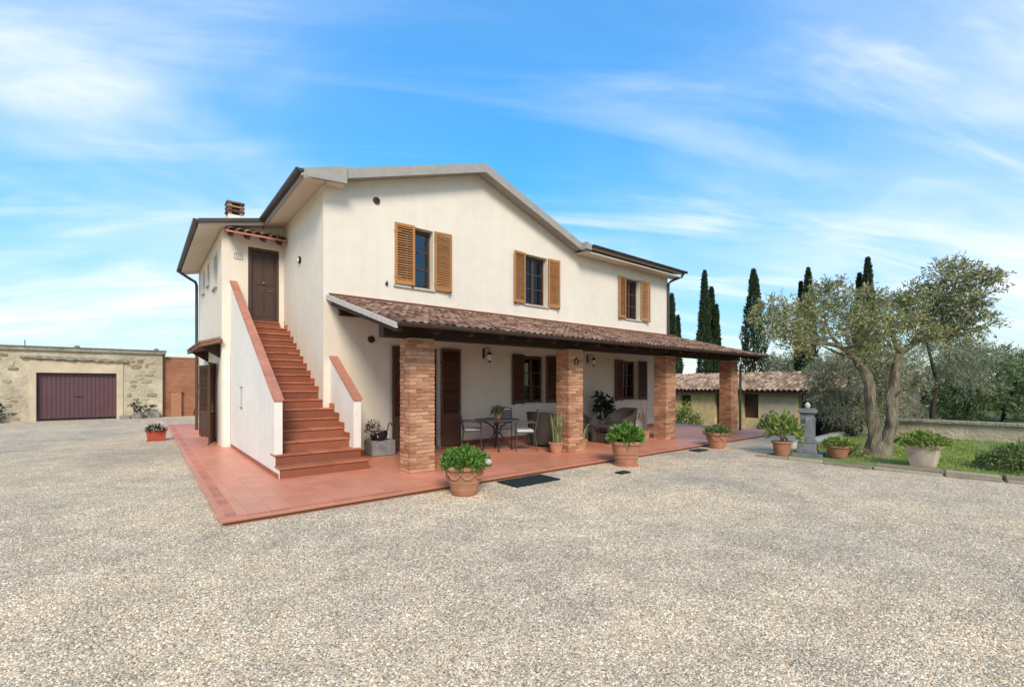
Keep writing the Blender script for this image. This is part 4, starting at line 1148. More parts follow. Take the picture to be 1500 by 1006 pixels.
# D
Dp = plant_root('potted_hydrangea','yellow green broad leaved plant in a plain terracotta pot left of the fountain','potted plant',(11.20,4.16,G),'pots in the garden bed')
pot(Dp, rim_prof(.145,.185,.33,.022), 'terracotta', soil_z=.29, soil_r=.165)
p_,d_=dome((11.28,4.14,G+.50),.29,.28,230,-.5); leaves_obj('foliage',p_,d_,.17,.085,'leaf_lime',Dp,.3)
q=MB()
for a in np.linspace(0,6.28,8)[:-1]: q.tube([(11.20,4.16,G+.28),(11.23+.08*math.cos(a),4.15+.08*math.sin(a),G+.5),(11.27+.2*math.cos(a),4.14+.2*math.sin(a),G+.7)],[.010,.008,.004],5)
q.build('stems','bark_olive',Dp)
# E
Ep = plant_root('potted_low_plant','low leafy plant in a wide terracotta bowl right of the fountain','potted plant',(11.74,3.24,G),'pots in the garden bed')
pot(Ep, rim_prof(.13,.22,.28,.025), 'terracotta', soil_z=.25, soil_r=.20)
p_,d_=dome((11.74,3.24,G+.27),.25,.13,420,-.2); leaves_obj('foliage',p_,d_,.10,.035,'leaf_lime',Ep)
p_,d_=clump_leaves([(12.05,3.0,G+.22),(12.2,2.85,G+.2)],[.2,.18],60,7,.16); 
# F
Fp = plant_root('stone_urn_planter','pale square flared stone planter with a mound of leaves on the lawn','planter',(11.66,1.84,G))
pot(Fp, rim_prof(.175,.265,.46,.035), 'terracotta_pale', soil_z=.42, soil_r=.24, sq=.55)
p_,d_=dome((11.66,1.84,G+.44),.36,.21,1500); leaves_obj('foliage',p_,d_,.07,.045,'leaf_lime',Fp)
# red trough
Rp = plant_root('red_trough_planter','small red rectangular planter with pale flowers beside the terrace edge','planter',(.36,16.5,G))
q=MB(); q.prism([(-.24,0),(.24,0),(.28,.30),(-.28,.30)],'y',-.12,.12); o=q.build('trough','red_clay',Rp,loc=(0,0,.02),bevel=.01); 
q=MB(); q.box(-.30,.30,-.15,.15,.321,.36); q.build('rim','red_clay',Rp,loc=(0,0,0),bevel=.006)
q=MB(); q.box(-.27,.27,-.15,.15,0,.02); q.build('saucer','red_clay',Rp,loc=(0,0,0))
Rp.scale=(.82,.82,.82)
p_,d_=dome((.36,16.5,G+.36),.26,.16,260); leaves_obj('foliage',p_,d_,.10,.05,'leaf_dark',Rp)
p_,d_=dome((.42,16.5,G+.42),.22,.16,90); leaves_obj('flowers',p_,d_,.07,.06,'flower',Rp)
# garage pots
for (x_,y_,lb) in ((-.05,27.95,'dark leafy plant in a low pot against the stone garage wall right of its door'),(-4.65,27.95,'dark leafy plant in a pot at the far left by the garage')):
    t_=plant_root('potted_shrub',lb,'potted plant',(x_,y_,G),'pots along the garage wall'); pot(t_,rim_prof(.14,.2,.28,.02),'stone_grey',20,soil_z=.25,soil_r=.18)
    p_,d_=clump_leaves([(x_-.2,y_,G+.55),(x_+.2,y_,G+.5),(x_,y_,G+.45),(x_+.38,y_,G+.42)],[.26,.24,.26,.18],16,6,.22); leaves_obj('foliage',p_,d_,.16,.075,'leaf_dark',t_)
for (x0_,x1_,h_,lb) in ((-.75,-.35,.16,'low worn grey stone block left of the pot by the garage door'),(.3,.75,.26,'worn grey stone block at the right corner of the garage')):
    q=MB(); q.box(x0_,x1_,28.0,28.23,G-.02,G+h_); o=q.build('stone_block','stone_grey',None,bevel=.03); tag(o,lb,'stone block')

# ------------------------------------------------------------------ things under the porch
mt = MB(); mt.prism([(4.50,5.93),(5.45,5.93),(5.45,5.42),(4.50,5.42)],'z',G+.010,G+.026); tag(mt.build('doormat','mat_green',None,bevel=.004),'dark green doormat on the gravel before the terrace','doormat')
for (x_,y_,s_,lb) in ((6.74,5.13,.13,'small dark drain cover in the gravel near the second pillar'),(10.45,5.72,.22,'dark drain cover in the gravel near the third pillar')):
    q=MB(); q.box(x_-s_,x_+s_,y_-s_*.6,y_+s_*.6,G+.012,G+.03)
    t_=q.build('drain_cover','iron',None,bevel=.003); tag(t_,lb,'drain cover','drain covers in the gravel')
# sansevierias
def sans(loc,label,n,hh,seed):
    t_=plant_root('potted_snake_plant',label,'potted plant',loc,'snake plants by the second pillar'); rr=random.Random(seed)
    pot(t_,rim_prof(.12,.16,.24,.015),'terracotta',22,soil_z=.21,soil_r=.14)
    q=MB()
    for k in range(n):
        a=rr.uniform(0,6.28); r0=rr.uniform(0,.10); h=hh*rr.uniform(.6,1.1); ln=rr.uniform(.02,.16); w_=rr.uniform(.018,.028); b_=rr.uniform(0,3.14)
        vs=[]
        for j in range(6):
            t=j/5; ww=w_*(1-t**2.2)+.001; c=Vector((r0*math.cos(a)+ln*t*t*math.cos(a),r0*math.sin(a)+ln*t*t*math.sin(a),.20+h*t)); s_=Vector((math.cos(b_+t*.6),math.sin(b_+t*.6),0))*ww; nrm=Vector((-s_.y,s_.x,0))*.35
            vs+=[c-s_,c+nrm,c+s_]
        q.add(vs,[(3*j+i,3*j+i+1,3*j+i+4,3*j+i+3) for j in range(5) for i in range(2)])
    q.build('leaves','sansevieria',t_,loc=(0,0,0)); return t_
sans((7.28,7.38,0),'tall snake plant in a terracotta pot left of the second pillar',64,.68,1)
sans((8.12,7.42,0),'slim snake plant pot right of the second pillar',10,.46,2)
# stone block with dark basket
sb=MB(); sb.box(3.82,4.36,9.40,9.86,0,.33); o=sb.build('stone_block','stone_grey',None,bevel=.02); tag(o,'rough grey stone block standing against the porch wall','stone block')
bk=thing('iron_basket','dark round basket with curled handles on the stone block','basket',(4.02,9.52,.332))
q=MB(); q.lathe([(.13,0),(.16,.04),(.185,.12),(.18,.20),(.165,.20),(.15,.08),(.05,.03)],20,(4.02,9.52,.332)); q.build('bowl','iron',bk,smooth=True)
q=MB()
for s_ in (-1,1): q.tube([(4.02+s_*.15,9.52,.45),(4.02+s_*.20,9.52,.56),(4.02+s_*.22,9.52,.66),(4.02+s_*.25,9.52,.70),(4.02+s_*.29,9.52,.68),(4.02+s_*.29,9.52,.63)],.012,7)
q.build('handles','iron',bk,smooth=True)
p_,d_=dome((3.90,9.46,.50),.16,.20,160); leaves_obj('dried_sprigs',p_,d_,.12,.02,'flower',bk)
p_,d_=dome((3.88,9.48,.52),.12,.22,90); leaves_obj('leaves',p_,d_,.10,.03,'leaf_dark',bk)
# metal table and chairs
tb=thing('garden_table','round metal garden table with splayed curved legs under the porch','table',(6.50,8.55,0))
q=MB(); q.lathe([(.50,.700),(.52,.705),(.52,.725),(.49,.728)],40,(6.50,8.55,0)); q.build('table_top','iron_grey',tb,smooth=True)
for k in range(4):
    a=math.pi/4+k*math.pi/2+.25; q=MB()
    q.tube([(6.50+r*math.cos(a),8.55+r*math.sin(a),z) for r,z in ((.36,0.0),(.27,.14),(.13,.30),(.06,.42),(.09,.54),(.22,.64),(.44,.70))],.017,7); q.build('leg','iron',tb,smooth=True)
q=MB(); q.tube([(6.50+.07*math.cos(a),8.55+.07*math.sin(a),.40) for a in np.linspace(0,6.29,17)],.014,6,cap=False); q.build('collar','iron',tb,smooth=True)
pl_=plant_root('table_plant','small green plant in a clay pot on the garden table','potted plant',(6.58,8.62,.729)); pot(pl_,rim_prof(.06,.085,.13,.01),'terracotta',18,soil_z=.11,soil_r=.07)
p_,d_=dome((6.58,8.62,.85),.16,.15,300); leaves_obj('foliage',p_,d_,.06,.025,'leaf_mid',pl_)
def chair(loc,rz,label):
    t_=thing('garden_chair',label,'chair',loc,rz,'metal garden chairs at the table'); R='iron_grey'
    # local: faces +y
    for sx in (-1,1):
        q=MB(); q.tube([(sx*.22,.22,0),(sx*.22,.21,.43)],.012,6); q.build('leg',R,t_,smooth=True,loc=(0,0,0))
        q=MB(); q.tube([(sx*.21,-.26,0),(sx*.21,-.20,.43),(sx*.21,-.25,.68),(sx*.20,-.30,.92)],.012,6); q.build('leg',R,t_,smooth=True,loc=(0,0,0))
        q=MB(); q.tube([(sx*.215,-.245,.66),(sx*.25,-.1,.67),(sx*.25,.15,.65),(sx*.22,.21,.60),(sx*.22,.215,.42)],.013,6); q.build('armrest',R,t_,smooth=True,loc=(0,0,0))
    q=MB(); q.box(-.22,.22,-.20,.22,.425,.44); q.build('seat',R,t_,loc=(0,0,0))
    q=MB(); q.box(-.21,.21,-.18,.22,.441,.495); q.build('cushion','cushion',t_,bevel=.018,loc=(0,0,0))
    for k in range(6):
        z=.56+k*.058; y=-.225-(z-.5)*.17; q=MB(); q.obox((0,y,z),.41,.012,.042,Matrix.Rotation(.18,3,'X')); q.build('back_slat',R,t_,loc=(0,0,0))
    q=MB(); q.tube([(-.20,-.30,.92),(-.1,-.305,.945),(0,-.305,.95),(.1,-.305,.945),(.20,-.30,.92)],.012,6); q.build('top_rail',R,t_,smooth=True,loc=(0,0,0)); return t_
c1_=chair((6.18,9.12,0),math.radians(-125),'grey metal chair with white cushion left of the garden table')
c2_=chair((6.98,8.10,0),math.radians(55),'grey metal chair with white cushion right of the garden table')
c3_=chair((7.15,9.15,0),math.radians(140),'grey metal chair behind the garden table by the window')
# wicker suite
def wicker_chair(loc,rz,label,wide=1.0):
    t_=thing('wicker_armchair',label,'armchair',loc,rz,'dark wicker armchairs'); q=MB(); n=22; vs=[]
    for k in range(n+1):
        a=math.radians(-128+256*k/n); s_=abs(a)/math.radians(128)
        top=.86-.26*smooth01(.25,1.0,s_); fl=1+.10*(1-s_)
        cx_,cy_=math.sin(a),-math.cos(a)
        for r,z in ((.36,.06),(.40*fl,top-.04),(.415*fl,top),(.375*fl,top+.005),(.34,top-.06),(.32,.30)):
            vs.append((cx_*r*wide,cy_*r,z))
    m_=6; fs=[(k*m_+j,k*m_+j+1,(k+1)*m_+j+1,(k+1)*m_+j) for k in range(n) for j in range(m_-1)]+[tuple(range(m_)),tuple(range(n*m_,n*m_+m_))]
    q.add(vs,fs); q.build('shell','wicker',t_,smooth=True,loc=(0,0,0))
    q=MB(); q.box(-.31*wide,.31*wide,-.30,.33,.06,.36); q.build('seat','wicker',t_,bevel=.02,loc=(0,0,0))
    q=MB(); q.box(-.29*wide,.29*wide,-.27,.32,.362,.45); q.build('cushion','wicker',t_,bevel=.03,loc=(0,0,0))
    for sx in (-1,1):
        for sy in (-1,1): q=MB(); q.box(sx*.27*wide-.02,sx*.27*wide+.02,sy*.26-.02,sy*.26+.02,0,.06); q.build('leg','wicker',t_,loc=(0,0,0))
    return t_
wicker_chair((7.95,8.45,0),math.radians(-75),'dark wicker armchair between the table and the second pillar, seen from its side',1.15)
wicker_chair((9.55,8.75,0),math.radians(-155),'dark wicker armchair behind the wicker coffee table',1.0)
wicker_chair((10.75,8.25,0),math.radians(75),'dark wicker armchair with rounded back turned towards the yard',1.15)
wt=thing('wicker_coffee_table','low dark wicker table between the wicker armchairs','coffee table',(9.72,7.85,0))
q=MB(); q.box(9.35,10.10,7.55,8.15,.40,.45); q.build('table_top','wicker',wt,bevel=.01)
for sx in (9.39,10.06):
    for sy in (7.59,8.11): q=MB(); q.box(sx-.035,sx+.035,sy-.035,sy+.035,0,.40); q.build('leg','wicker',wt)
q=MB(); q.box(9.43,10.02,7.63,8.07,.02,.26); q.build('lower_shelf','wicker',wt,bevel=.01)
# dark plant against the wall, dry branch
dp=plant_root('dark_potted_plant','dark glossy plant in a pot against the porch wall under the right window','potted plant',(11.35,9.35,0)); pot(dp,rim_prof(.14,.19,.42,.015),'stone_grey',20,soil_z=.38,soil_r=.17)
p_,d_=clump_leaves([(11.3,9.35,.85),(11.2,9.4,1.1),(11.45,9.35,.9),(11.5,9.4,.65)],[.28,.2,.24,.24],95,6,.16); leaves_obj('foliage',p_,d_,.12,.075,'leaf_dark',dp)
dz=plant_root('dry_branch_pot','bare forked branches in a clay pot beside the third pillar','potted plant',(10.98,7.62,0)); pot(dz,rim_prof(.11,.15,.24,.015),'terracotta',20,soil_z=.21,soil_r=.13)
q=MB(); b0=Vector((10.98,7.62,.2))
q.tube([b0,b0+Vector((.02,0,.35)),b0+Vector((-.06,.02,.62)),b0+Vector((-.14,.02,.88))],[.028,.024,.016,.006],6); q.tube([b0+Vector((.02,0,.35)),b0+Vector((.10,0,.60)),b0+Vector((.13,0,.82))],[.022,.016,.006],6); q.tube([b0+Vector((0,0,.2)),b0+Vector((-.12,0,.42)),b0+Vector((-.15,0,.55))],[.016,.012,.005],6)
q.build('branches','wood_dry',dz,smooth=True)
bp_=thing('stone_planter_box','pale rough stone planter box standing by the porch wall near the third pillar','planter',(11.9,8.6,0))
q=MB(); q.box(11.55,12.25,8.4,8.75,0,.48); q.build('box','stone_pale',bp_,bevel=.02)
p_,d_=dome((11.9,8.58,.48),.3,.14,200); leaves_obj('foliage',p_,d_,.09,.04,'flower',bp_)

# ------------------------------------------------------------------ garden on the right: bed, edging, lawn, fountain
q=MB(); q.prism([(10.78,4.42),(13.2,4.55),(18.5,4.6),(18.5,-7),(11.4,-7),(11.1,.3),(10.82,2.2)],'z',G-.05,G+.004)
def lawn_mat():
    m=bpy.data.materials.new('lawn_soil'); m.use_nodes=True; n,l=m.node_tree.nodes,m.node_tree.links; b=n['Principled BSDF']; b.inputs['Roughness'].default_value=.95
    t=n.new('ShaderNodeTexCoord'); nz=n.new('ShaderNodeTexNoise'); nz.inputs['Scale'].default_value=2.2; nz.inputs['Detail'].default_value=8; l.new(t.outputs['Object'],nz.inputs['Vector'])
    r=n.new('ShaderNodeValToRGB'); l.new(nz.outputs['Fac'],r.inputs[0]); e=r.color_ramp.elements; e[0].position=.35; e[0].color=(.13,.19,.04,1); e[1].position=.72; e[1].color=(.26,.25,.11,1); l.new(r.outputs[0],b.inputs['Base Color'])
    return m
M['lawn_soil']=lawn_mat()
tag(q.build('lawn','lawn_soil'),'green lawn round the olive trees behind the stone edging',kind='structure')
def grass():
    n=70000; x=RNG.uniform(11.5,18.4,n); y=RNG.uniform(-5,4.2,n)
    dens=np.clip(1.3-.09*(np.hypot(x,y)-9),.35,1)
    patch=.5+.5*np.sin(x*2.1+1.3*np.sin(y*1.7))*np.cos(y*1.9+x*.6)
    k=(RNG.random(n)<dens*(.35+.65*patch)) & ~((y>3.2)&(x<12.6)) & (x>11.15+.12*(4-y)) & (np.hypot(x-12.8,y-2.73)>.33)
    x,y=x[k],y[k]; n=len(x); p=np.stack([x,y,np.full(n,G+.002)],1)
    d=unit(RNG.normal(size=(n,3))*.35+np.array([0,0,1])); h=RNG.uniform(.035,.09,(n,1)); w=RNG.uniform(.004,.008,(n,1))
    s=unit(np.cross(d,RNG.normal(size=(n,3))))
    V=np.stack([p-s*w,p+s*w,p+d*h],1).reshape(-1,3); o=obj('lawn_grass',fast_mesh('lawn_grass',V,np.arange(3*n).reshape(n,3),'grass_blade')); tag(o,'short green grass growing on the lawn','grass',kind='stuff')
grass()
ed=thing('garden_edging','row of low worn stone kerbs between gravel and garden bed','kerb',(10.72,2.2,G))
rr=random.Random(21)
def edge_pt(t):   # t metres from the far end
    y=4.50-t; x=10.70+.02*math.sin(t*1.3)+(.0 if y>2.2 else (2.2-y)*.20)
    return Vector((x,y,0))
t_=0.0
while t_<9.5:
    L=rr.uniform(.55,1.15); a,b_=edge_pt(t_),edge_pt(t_+L-.012); d=(b_-a); ang=math.atan2(d.y,d.x)
    for row,(off,w_,h_) in enumerate(((0,.13,.05),(.18,.20,.09))):
        if row==1 and t_<2.0: continue
        q=MB(); q.box(-L/2+.006,L/2-.012,-w_/2,w_/2,-.08,h_*rr.uniform(.75,1.1)); q.v=[(v[0]+rr.uniform(-.012,.012),v[1]+rr.uniform(-.014,.014),v[2]+rr.uniform(-.01,.01)) for v in q.v]
        o=q.build('stone','kerb_stone',ed,bevel=.014,loc=(0,0,0)); c=(a+b_)/2; nx=Vector((-math.sin(ang),math.cos(ang),0)); o.location=c+nx*off-Vector((10.72,2.2,0)); o.rotation_euler=(rr.uniform(-.02,.02),rr.uniform(-.02,.02),ang)
    t_+=L
e2=thing('path_edging','pale stone strip edging the bed behind the fountain','kerb',(13.4,4.5,G))
t_=0
while t_<3.4:
    L=rr.uniform(.5,.8); q=MB(); q.box(12.6+t_*1.2+.01,12.6+(t_+L)*1.2-.01,4.42+.05*t_,4.64+.05*t_,G-.05,G+.10+rr.uniform(-.01,.02)); q.build('stone','stone_pale',e2,bevel=.012); t_+=L
# fountain
fo=thing('drinking_fountain','grey cast drinking fountain pillar on a square base in the garden bed','fountain',(11.66,3.80,G))
q=MB(); q.box(-.30,.30,-.30,.30,-.02,.07); q.build('base','cast_grey',fo,bevel=.012,loc=(0,0,0))
q=MB(); q.box(-.20,.20,-.20,.20,.071,.13); q.prism([(-.19,.13),(.19,.13),(.15,.30),(-.15,.30)],'y',-.18,.18); q.build('plinth','cast_grey',fo,bevel=.008,loc=(0,0,0))
q=MB(); q.box(-.165,.165,-.165,.165,.301,.345); q.build('plinth_band','cast_grey',fo,bevel=.012,loc=(0,0,0))
q=MB(); vs=[(sx*w,sy*w,z) for z,w in ((.346,.135),(.93,.118)) for sx,sy in ((-1,-1),(1,-1),(1,1),(-1,1))]; q.add(vs,[(0,3,2,1),(4,5,6,7),(0,1,5,4),(1,2,6,5),(2,3,7,6),(3,0,4,7)])
sh_=q.build('shaft','cast_grey',fo,bevel=.01,loc=(0,0,0))
q=MB(); q.box(-.142,-.130,-.085,.085,.42,.86); q.box(-.085,.085,-.142,-.130,.42,.86); q.build('panel','cast_grey',sh_,bevel=.004,loc=(0,0,0))
q=MB(); q.box(-.14,.14,-.14,.14,.931,.96); q.box(-.175,.175,-.175,.175,.961,1.03); q.box(-.15,.15,-.15,.15,1.031,1.055); q.build('cap','cast_grey',fo,bevel=.01,loc=(0,0,0))
q=MB(); q.tube([(-.13,0,.80),(-.19,0,.81),(-.22,0,.79),(-.225,0,.75)],[.03,.026,.022,.018],8); q.ball((-.15,0,.82),.045,10,6); q.build('spout','cast_grey',fo,smooth=True,loc=(0,0,0))
fo.rotation_euler=(0,0,math.radians(12))
q=MB(); q.ball((0,0,0),1,10,7,(.055,.055,.075)); o=q.build('clay_ornament','stone_pale',None,smooth=True,loc=(11.66,3.80,G+1.125)); tag(o,'small pale ornament sitting on top of the grey fountain','ornament')
# low garden wall
lwz=thing('low_garden_wall','low pale stone garden wall with a flat coping behind the lawn','wall',(18.9,0,-.16))
q=MB(); q.box(18.9,19.2,-12,4.5,-.35,.36); q.build('wall','rubble_mortar',lwz)
q=MB(); q.box(18.80,19.3,-12,4.5,.361,.45); q.build('coping','ledge',lwz,bevel=.012)

# ------------------------------------------------------------------ outbuilding on the lower ground behind the porch end
ob=thing('outbuilding','low ochre stone outbuilding with a tiled roof beyond the terrace end','outbuilding',(21.5,9.0,-.85))
OX,OY0,OY1,OZ0,OZ1=21.5,4.2,15.2,-.95,1.27
q=MB()
OH=[(12.2,12.75,.45,1.02),(10.25,10.95,-.9,1.10),(8.95,9.62,.02,1.12),(4.6,7.35,-.9,1.15)]
grid_wall(OY0,OY1,OZ0,OZ1,OH,lambda u,z,d:(OX+d,u,z),.4,q); q.build('wall','ochre',ob)
q=MB(); q.box(OX+.402,OX+4.5,OY0,OY0+.3,OZ0,OZ1); q.box(OX+.402,OX+4.5,OY1-.3,OY1,OZ0,OZ1); q.box(OX+4.2,OX+4.5,OY0+.3,OY1-.3,OZ0,OZ1); q.box(OX+.402,OX+4.2,7.45,7.65,OZ0,OZ1); q.build('wall','dark_room',ob)
q=MB(); q.box(OX-.12,OX-.003,7.55,8.75,OZ0,-.02); q.build('low_wall','ochre',ob)
q=MB(); q.box(OX-.004,OX-.001,7.45,8.85,-.02,1.2); q.build('plaster_panel','plaster_old',ob)
for a,b_,c_,d in OH[:1]+OH[2:3]:
    q=MB(); q.box(OX+.2,OX+.24,a,b_,c_,d); w=q.build('window','frame_wood',ob); q=MB(); q.box(OX-.05,OX+.19,a-.06,b_+.06,d+.002,d+.09); q.build('lintel','stone_pale',w)
q=MB(); q.box(OX+.2,OX+.26,10.25,10.95,-.9,1.10); q.build('door','shutter_dark',ob)
q=MB(); rs_=.28; slab(q,[(OX-.35,OY0-.2,1.25),(OX+2.6,OY0-.2,1.25+2.95*rs_),(OX+2.6,OY1+.2,1.25+2.95*rs_),(OX-.35,OY1+.2,1.25)],.08); slab(q,[(OX+2.61,OY0-.2,1.25+2.95*rs_),(OX+4.8,OY0-.2,1.3),(OX+4.8,OY1+.2,1.3),(OX+2.61,OY1+.2,1.25+2.95*rs_)],.08)
orf=q.build('roof','dark_beam',ob)
tf=MB(); bt=coppo(L=.40,r0=.1,r1=.085,seg=4); a_=math.atan(rs_)
yy=OY0-.1
while yy<OY1+.15:
    for k in range(9):
        xu=OX-.38+(k+1)*.336; loc=Vector((xu,yy+random.uniform(-.012,.012),1.25+(xu-OX+.35)*rs_+.02+random.uniform(0,.012)))
        Mx=Matrix.Translation(loc)@Matrix.Rotation(-math.pi/2+random.uniform(-.04,.04),4,'Z')@Matrix.Rotation(a_-.02,4,'X')
        tf.add([Mx@Vector(v) for v in bt.v],bt.f)
    yy+=.215
tag(tf.build('roof_tiles','tile_far',orf),kind='stuff')
q=MB(); q.box(OX-.36,OX-.32,OY0-.2,OY1+.2,1.13,1.20); q.build('eave_board','dark_beam',ob)
# shrubs before the outbuilding
def shrub(name,label,loc,rx,rz,n,L,Wd,m,group=None):
    t_=thing(name,label,'shrub',loc,0,group); p_,d_=dome((loc[0],loc[1],loc[2]+.05),rx,rz,n,-.1); leaves_obj('foliage',p_,d_,L,Wd,m,t_)
    q=MB()
    for k in range(6):
        a=k*1.05; q.tube([(loc[0],loc[1],loc[2]-.05),(loc[0]+rx*.3*math.cos(a),loc[1]+rx*.3*math.sin(a),loc[2]+rz*.4),(loc[0]+rx*.7*math.cos(a),loc[1]+rx*.7*math.sin(a),loc[2]+rz*.75)],[.02,.014,.006],5)
    q.build('stems','bark_dark',t_); return t_
shrub('flowering_shrub','light green flowering shrub between the third and last pillars',(18.4,10.7,-.8),.75,1.35,1500,.14,.05,'leaf_lime')
shrub('dark_shrub','dark shrub against the outbuilding wall',(20.9,8.15,-.55),.5,.75,600,.14,.06,'leaf_mid')
shrub('corner_shrub','dark leafy shrub at the right edge of the lawn',(12.55,.62,G),.55,.42,2600,.06,.035,'leaf_mid')
shrub('lawn_shrub','low leafy plant at the foot of the big olive tree',(12.3,3.25,G),.34,.24,500,.09,.03,'leaf_olive')

# ------------------------------------------------------------------ trees
def branch(mb, pts, r0, r1, seg=9, wob=.10):
    """smooth polyline with tapering radius"""
    pts=[Vector(p) for p in pts]; out=[]
    for i in range(len(pts)-1):
        p0=pts[max(i-1,0)]; p1=pts[i]; p2=pts[i+1]; p3=pts[min(i+2,len(pts)-1)]
        for k in range(4):
            t=k/4; out.append(.5*((2*p1)+(p2-p0)*t+(2*p0-5*p1+4*p2-p3)*t*t+(3*p1-p0-3*p2+p3)*t**3))
    out.append(pts[-1]); n=len(out)
    out=[p+Vector((random.uniform(-1,1),random.uniform(-1,1),random.uniform(-.5,.5)))*min(r0*.10,.012) for p in out]
    mb.tube(out,[r0+(r1-r0)*(k/(n-1))**.8 for k in range(n)],seg,wob=wob); return out
olive=thing('olive_tree','big old olive tree with two pale trunks on the lawn','olive tree',(12.81,2.73,G))
D0=10.35
tr=MB()
base=Vector((12.81,2.73,G-.05))
def Q(u,v,dd=0.0): return P(1100+u/2.795,360+v/2.795,D0+dd)
b0=Q(512,858,0); b0.z=G-.05
bl0=b0+Vector((-.12,.10,0)); br0=b0+Vector((.12,-.10,0))
branch(tr,[bl0,Q(505,780,-.05),Q(492,660,-.1),Q(478,540,-.12),Q(440,480,-.15)],.145,.085,12,.12)
branch(tr,[br0,Q(568,770,.1),Q(580,640,.12),Q(592,520,.15),Q(605,440,.15)],.14,.085,12,.12)
q_=MB(); q_.lathe([(.27,-.05),(.23,.05),(.18,.18),(.12,.32)],14,tuple(b0+Vector((0,0,.05)))); tr.add(q_.v,q_.f)
trunk=tr.build('trunk','bark_olive',olive,smooth=True)
lm=MB()
for pts,ra,rb in (
    ([Q(440,480,-.15),Q(380,420,-.2),Q(300,400,-.3),Q(215,395,-.4),Q(130,350,-.5)],.075,.02),
    ([Q(440,480,-.15),Q(400,400,.1),Q(395,330,.3),Q(410,260,.4)],.06,.018),
    ([Q(380,420,-.2),Q(330,370,.2),Q(305,300,.4),Q(290,230,.6)],.05,.015),
    ([Q(478,540,-.12),Q(430,470,.4),Q(360,440,.8),Q(290,410,1.1)],.055,.015),
    ([Q(470,500,-.12),Q(480,400,.3),Q(500,330,.5),Q(510,240,.6)],.06,.015),
    ([Q(605,440,.15),Q(650,410,.1),Q(720,375,0),Q(790,370,-.2),Q(870,330,-.4)],.09,.02),
    ([Q(605,440,.15),Q(585,380,.3),Q(570,310,.5),Q(575,240,.7)],.07,.015),
    ([Q(650,410,.1),Q(700,340,.4),Q(690,290,.5),Q(660,250,.6)],.045,.012),
    ([Q(720,375,0),Q(780,290,.2),Q(820,210,.2),Q(850,120,.1)],.05,.012),
    ([Q(790,370,-.2),Q(880,300,-.5),Q(930,230,-.6),Q(985,140,-.6)],.04,.010),
    ([Q(720,375,0),Q(760,350,.8),Q(800,300,1.3),Q(840,240,1.6)],.045,.012),
    ([Q(380,420,-.2),Q(450,400,-.7),Q(500,330,-1.1),Q(540,290,-1.3)],.04,.012),
    ([Q(580,640,.12),Q(615,590,-.1),Q(650,565,-.2)],.02,.006)):
    branch(lm,pts,ra,rb,8)
lm.build('limbs','bark_olive',olive,smooth=True)
cl=[(30,275,-.5,.26),(75,240,-.3,.32),(110,300,-.5,.34),(160,345,-.4,.34),(95,345,-.6,.22),(150,270,.2,.30),
    (235,235,.2,.34),(285,175,.5,.36),(335,165,.4,.32),(250,290,.6,.34),(215,330,-.1,.3),(365,245,.4,.32),(400,190,.5,.24),(270,345,1.0,.32),
    (470,195,.6,.36),(445,270,.3,.34),(520,215,.5,.32),(540,290,-.6,.36),(470,335,.2,.34),(510,400,.0,.30),(570,240,.7,.30),(430,400,.9,.28),
    (640,285,.5,.30),(665,235,.6,.28),(620,330,.3,.22),(720,260,.6,.32),(690,310,.4,.24),
    (770,165,.2,.34),(800,95,.1,.34),(860,120,.1,.36),(880,200,.2,.38),(800,250,.4,.38),(745,205,.3,.28),(930,130,-.4,.30),(985,115,-.6,.26),(1015,105,-.6,.18),
    (850,290,.0,.36),(920,250,-.4,.34),(960,300,-.4,.28),(1000,290,-.5,.2),(900,335,-.4,.28),(830,350,-.1,.26),(780,320,.6,.32),(950,200,-.5,.3),(845,60,.1,.2),(905,85,.0,.22),(820,230,1.5,.4),(330,250,1.3,.4),(560,330,1.2,.4),(190,385,-.2,.26),(330,330,-.5,.28),(455,425,-.3,.26),(560,385,-.4,.28),(545,455,.4,.24),(600,300,-.3,.26),(395,320,.8,.3),(720,320,-.2,.26),(770,350,-.3,.24),(860,360,.2,.24),(250,400,.6,.26),(60,310,-.2,.24),(500,280,-.9,.28),(665,190,.3,.28),(710,150,.3,.26),(640,240,.2,.3),(620,200,.5,.26),(700,215,-.2,.28),(660,300,-.3,.26)]
cl=[(u-(u-700)*.09 if u>700 else u+(20 if u<120 else 0),v+14,dd,r*.88) for u,v,dd,r in cl]
cs=[tuple(Q(u,v,dd)) for u,v,dd,r in cl]; rs2=[r for *_,r in cl]
p_,d_=clump_leaves(cs,rs2,160,9,.24,.3); leaves_obj('crown',p_,d_,.088,.028,'leaf_olive',olive)
def crown_tree(name,label,cat,base,trunk_pts,tr_r,blobs,m,twigs,per,tl,L,Wd,bark='bark_dark',group=None,up=.2):
    t_=thing(name,label,cat,base,0,group); q=MB()
    for pts in trunk_pts: branch(q,pts,tr_r,tr_r*.35,8)
    q.build('trunk',bark,t_,smooth=True)
    p_,d_=clump_leaves([b[:3] for b in blobs],[b[3] for b in blobs],twigs,per,tl,up); leaves_obj('crown',p_,d_,L,Wd,m,t_); return t_
def blob_fill(c,rx,ry,rz,n,r,seed):
    g=np.random.default_rng(seed); out=[]
    for k in range(n):
        d=g.normal(size=3); d/=np.linalg.norm(d); s=g.uniform(.45,1)**.6
        out.append((c[0]+d[0]*rx*s,c[1]+d[1]*ry*s,c[2]+d[2]*rz*s,r*g.uniform(.7,1.3)))
    return out
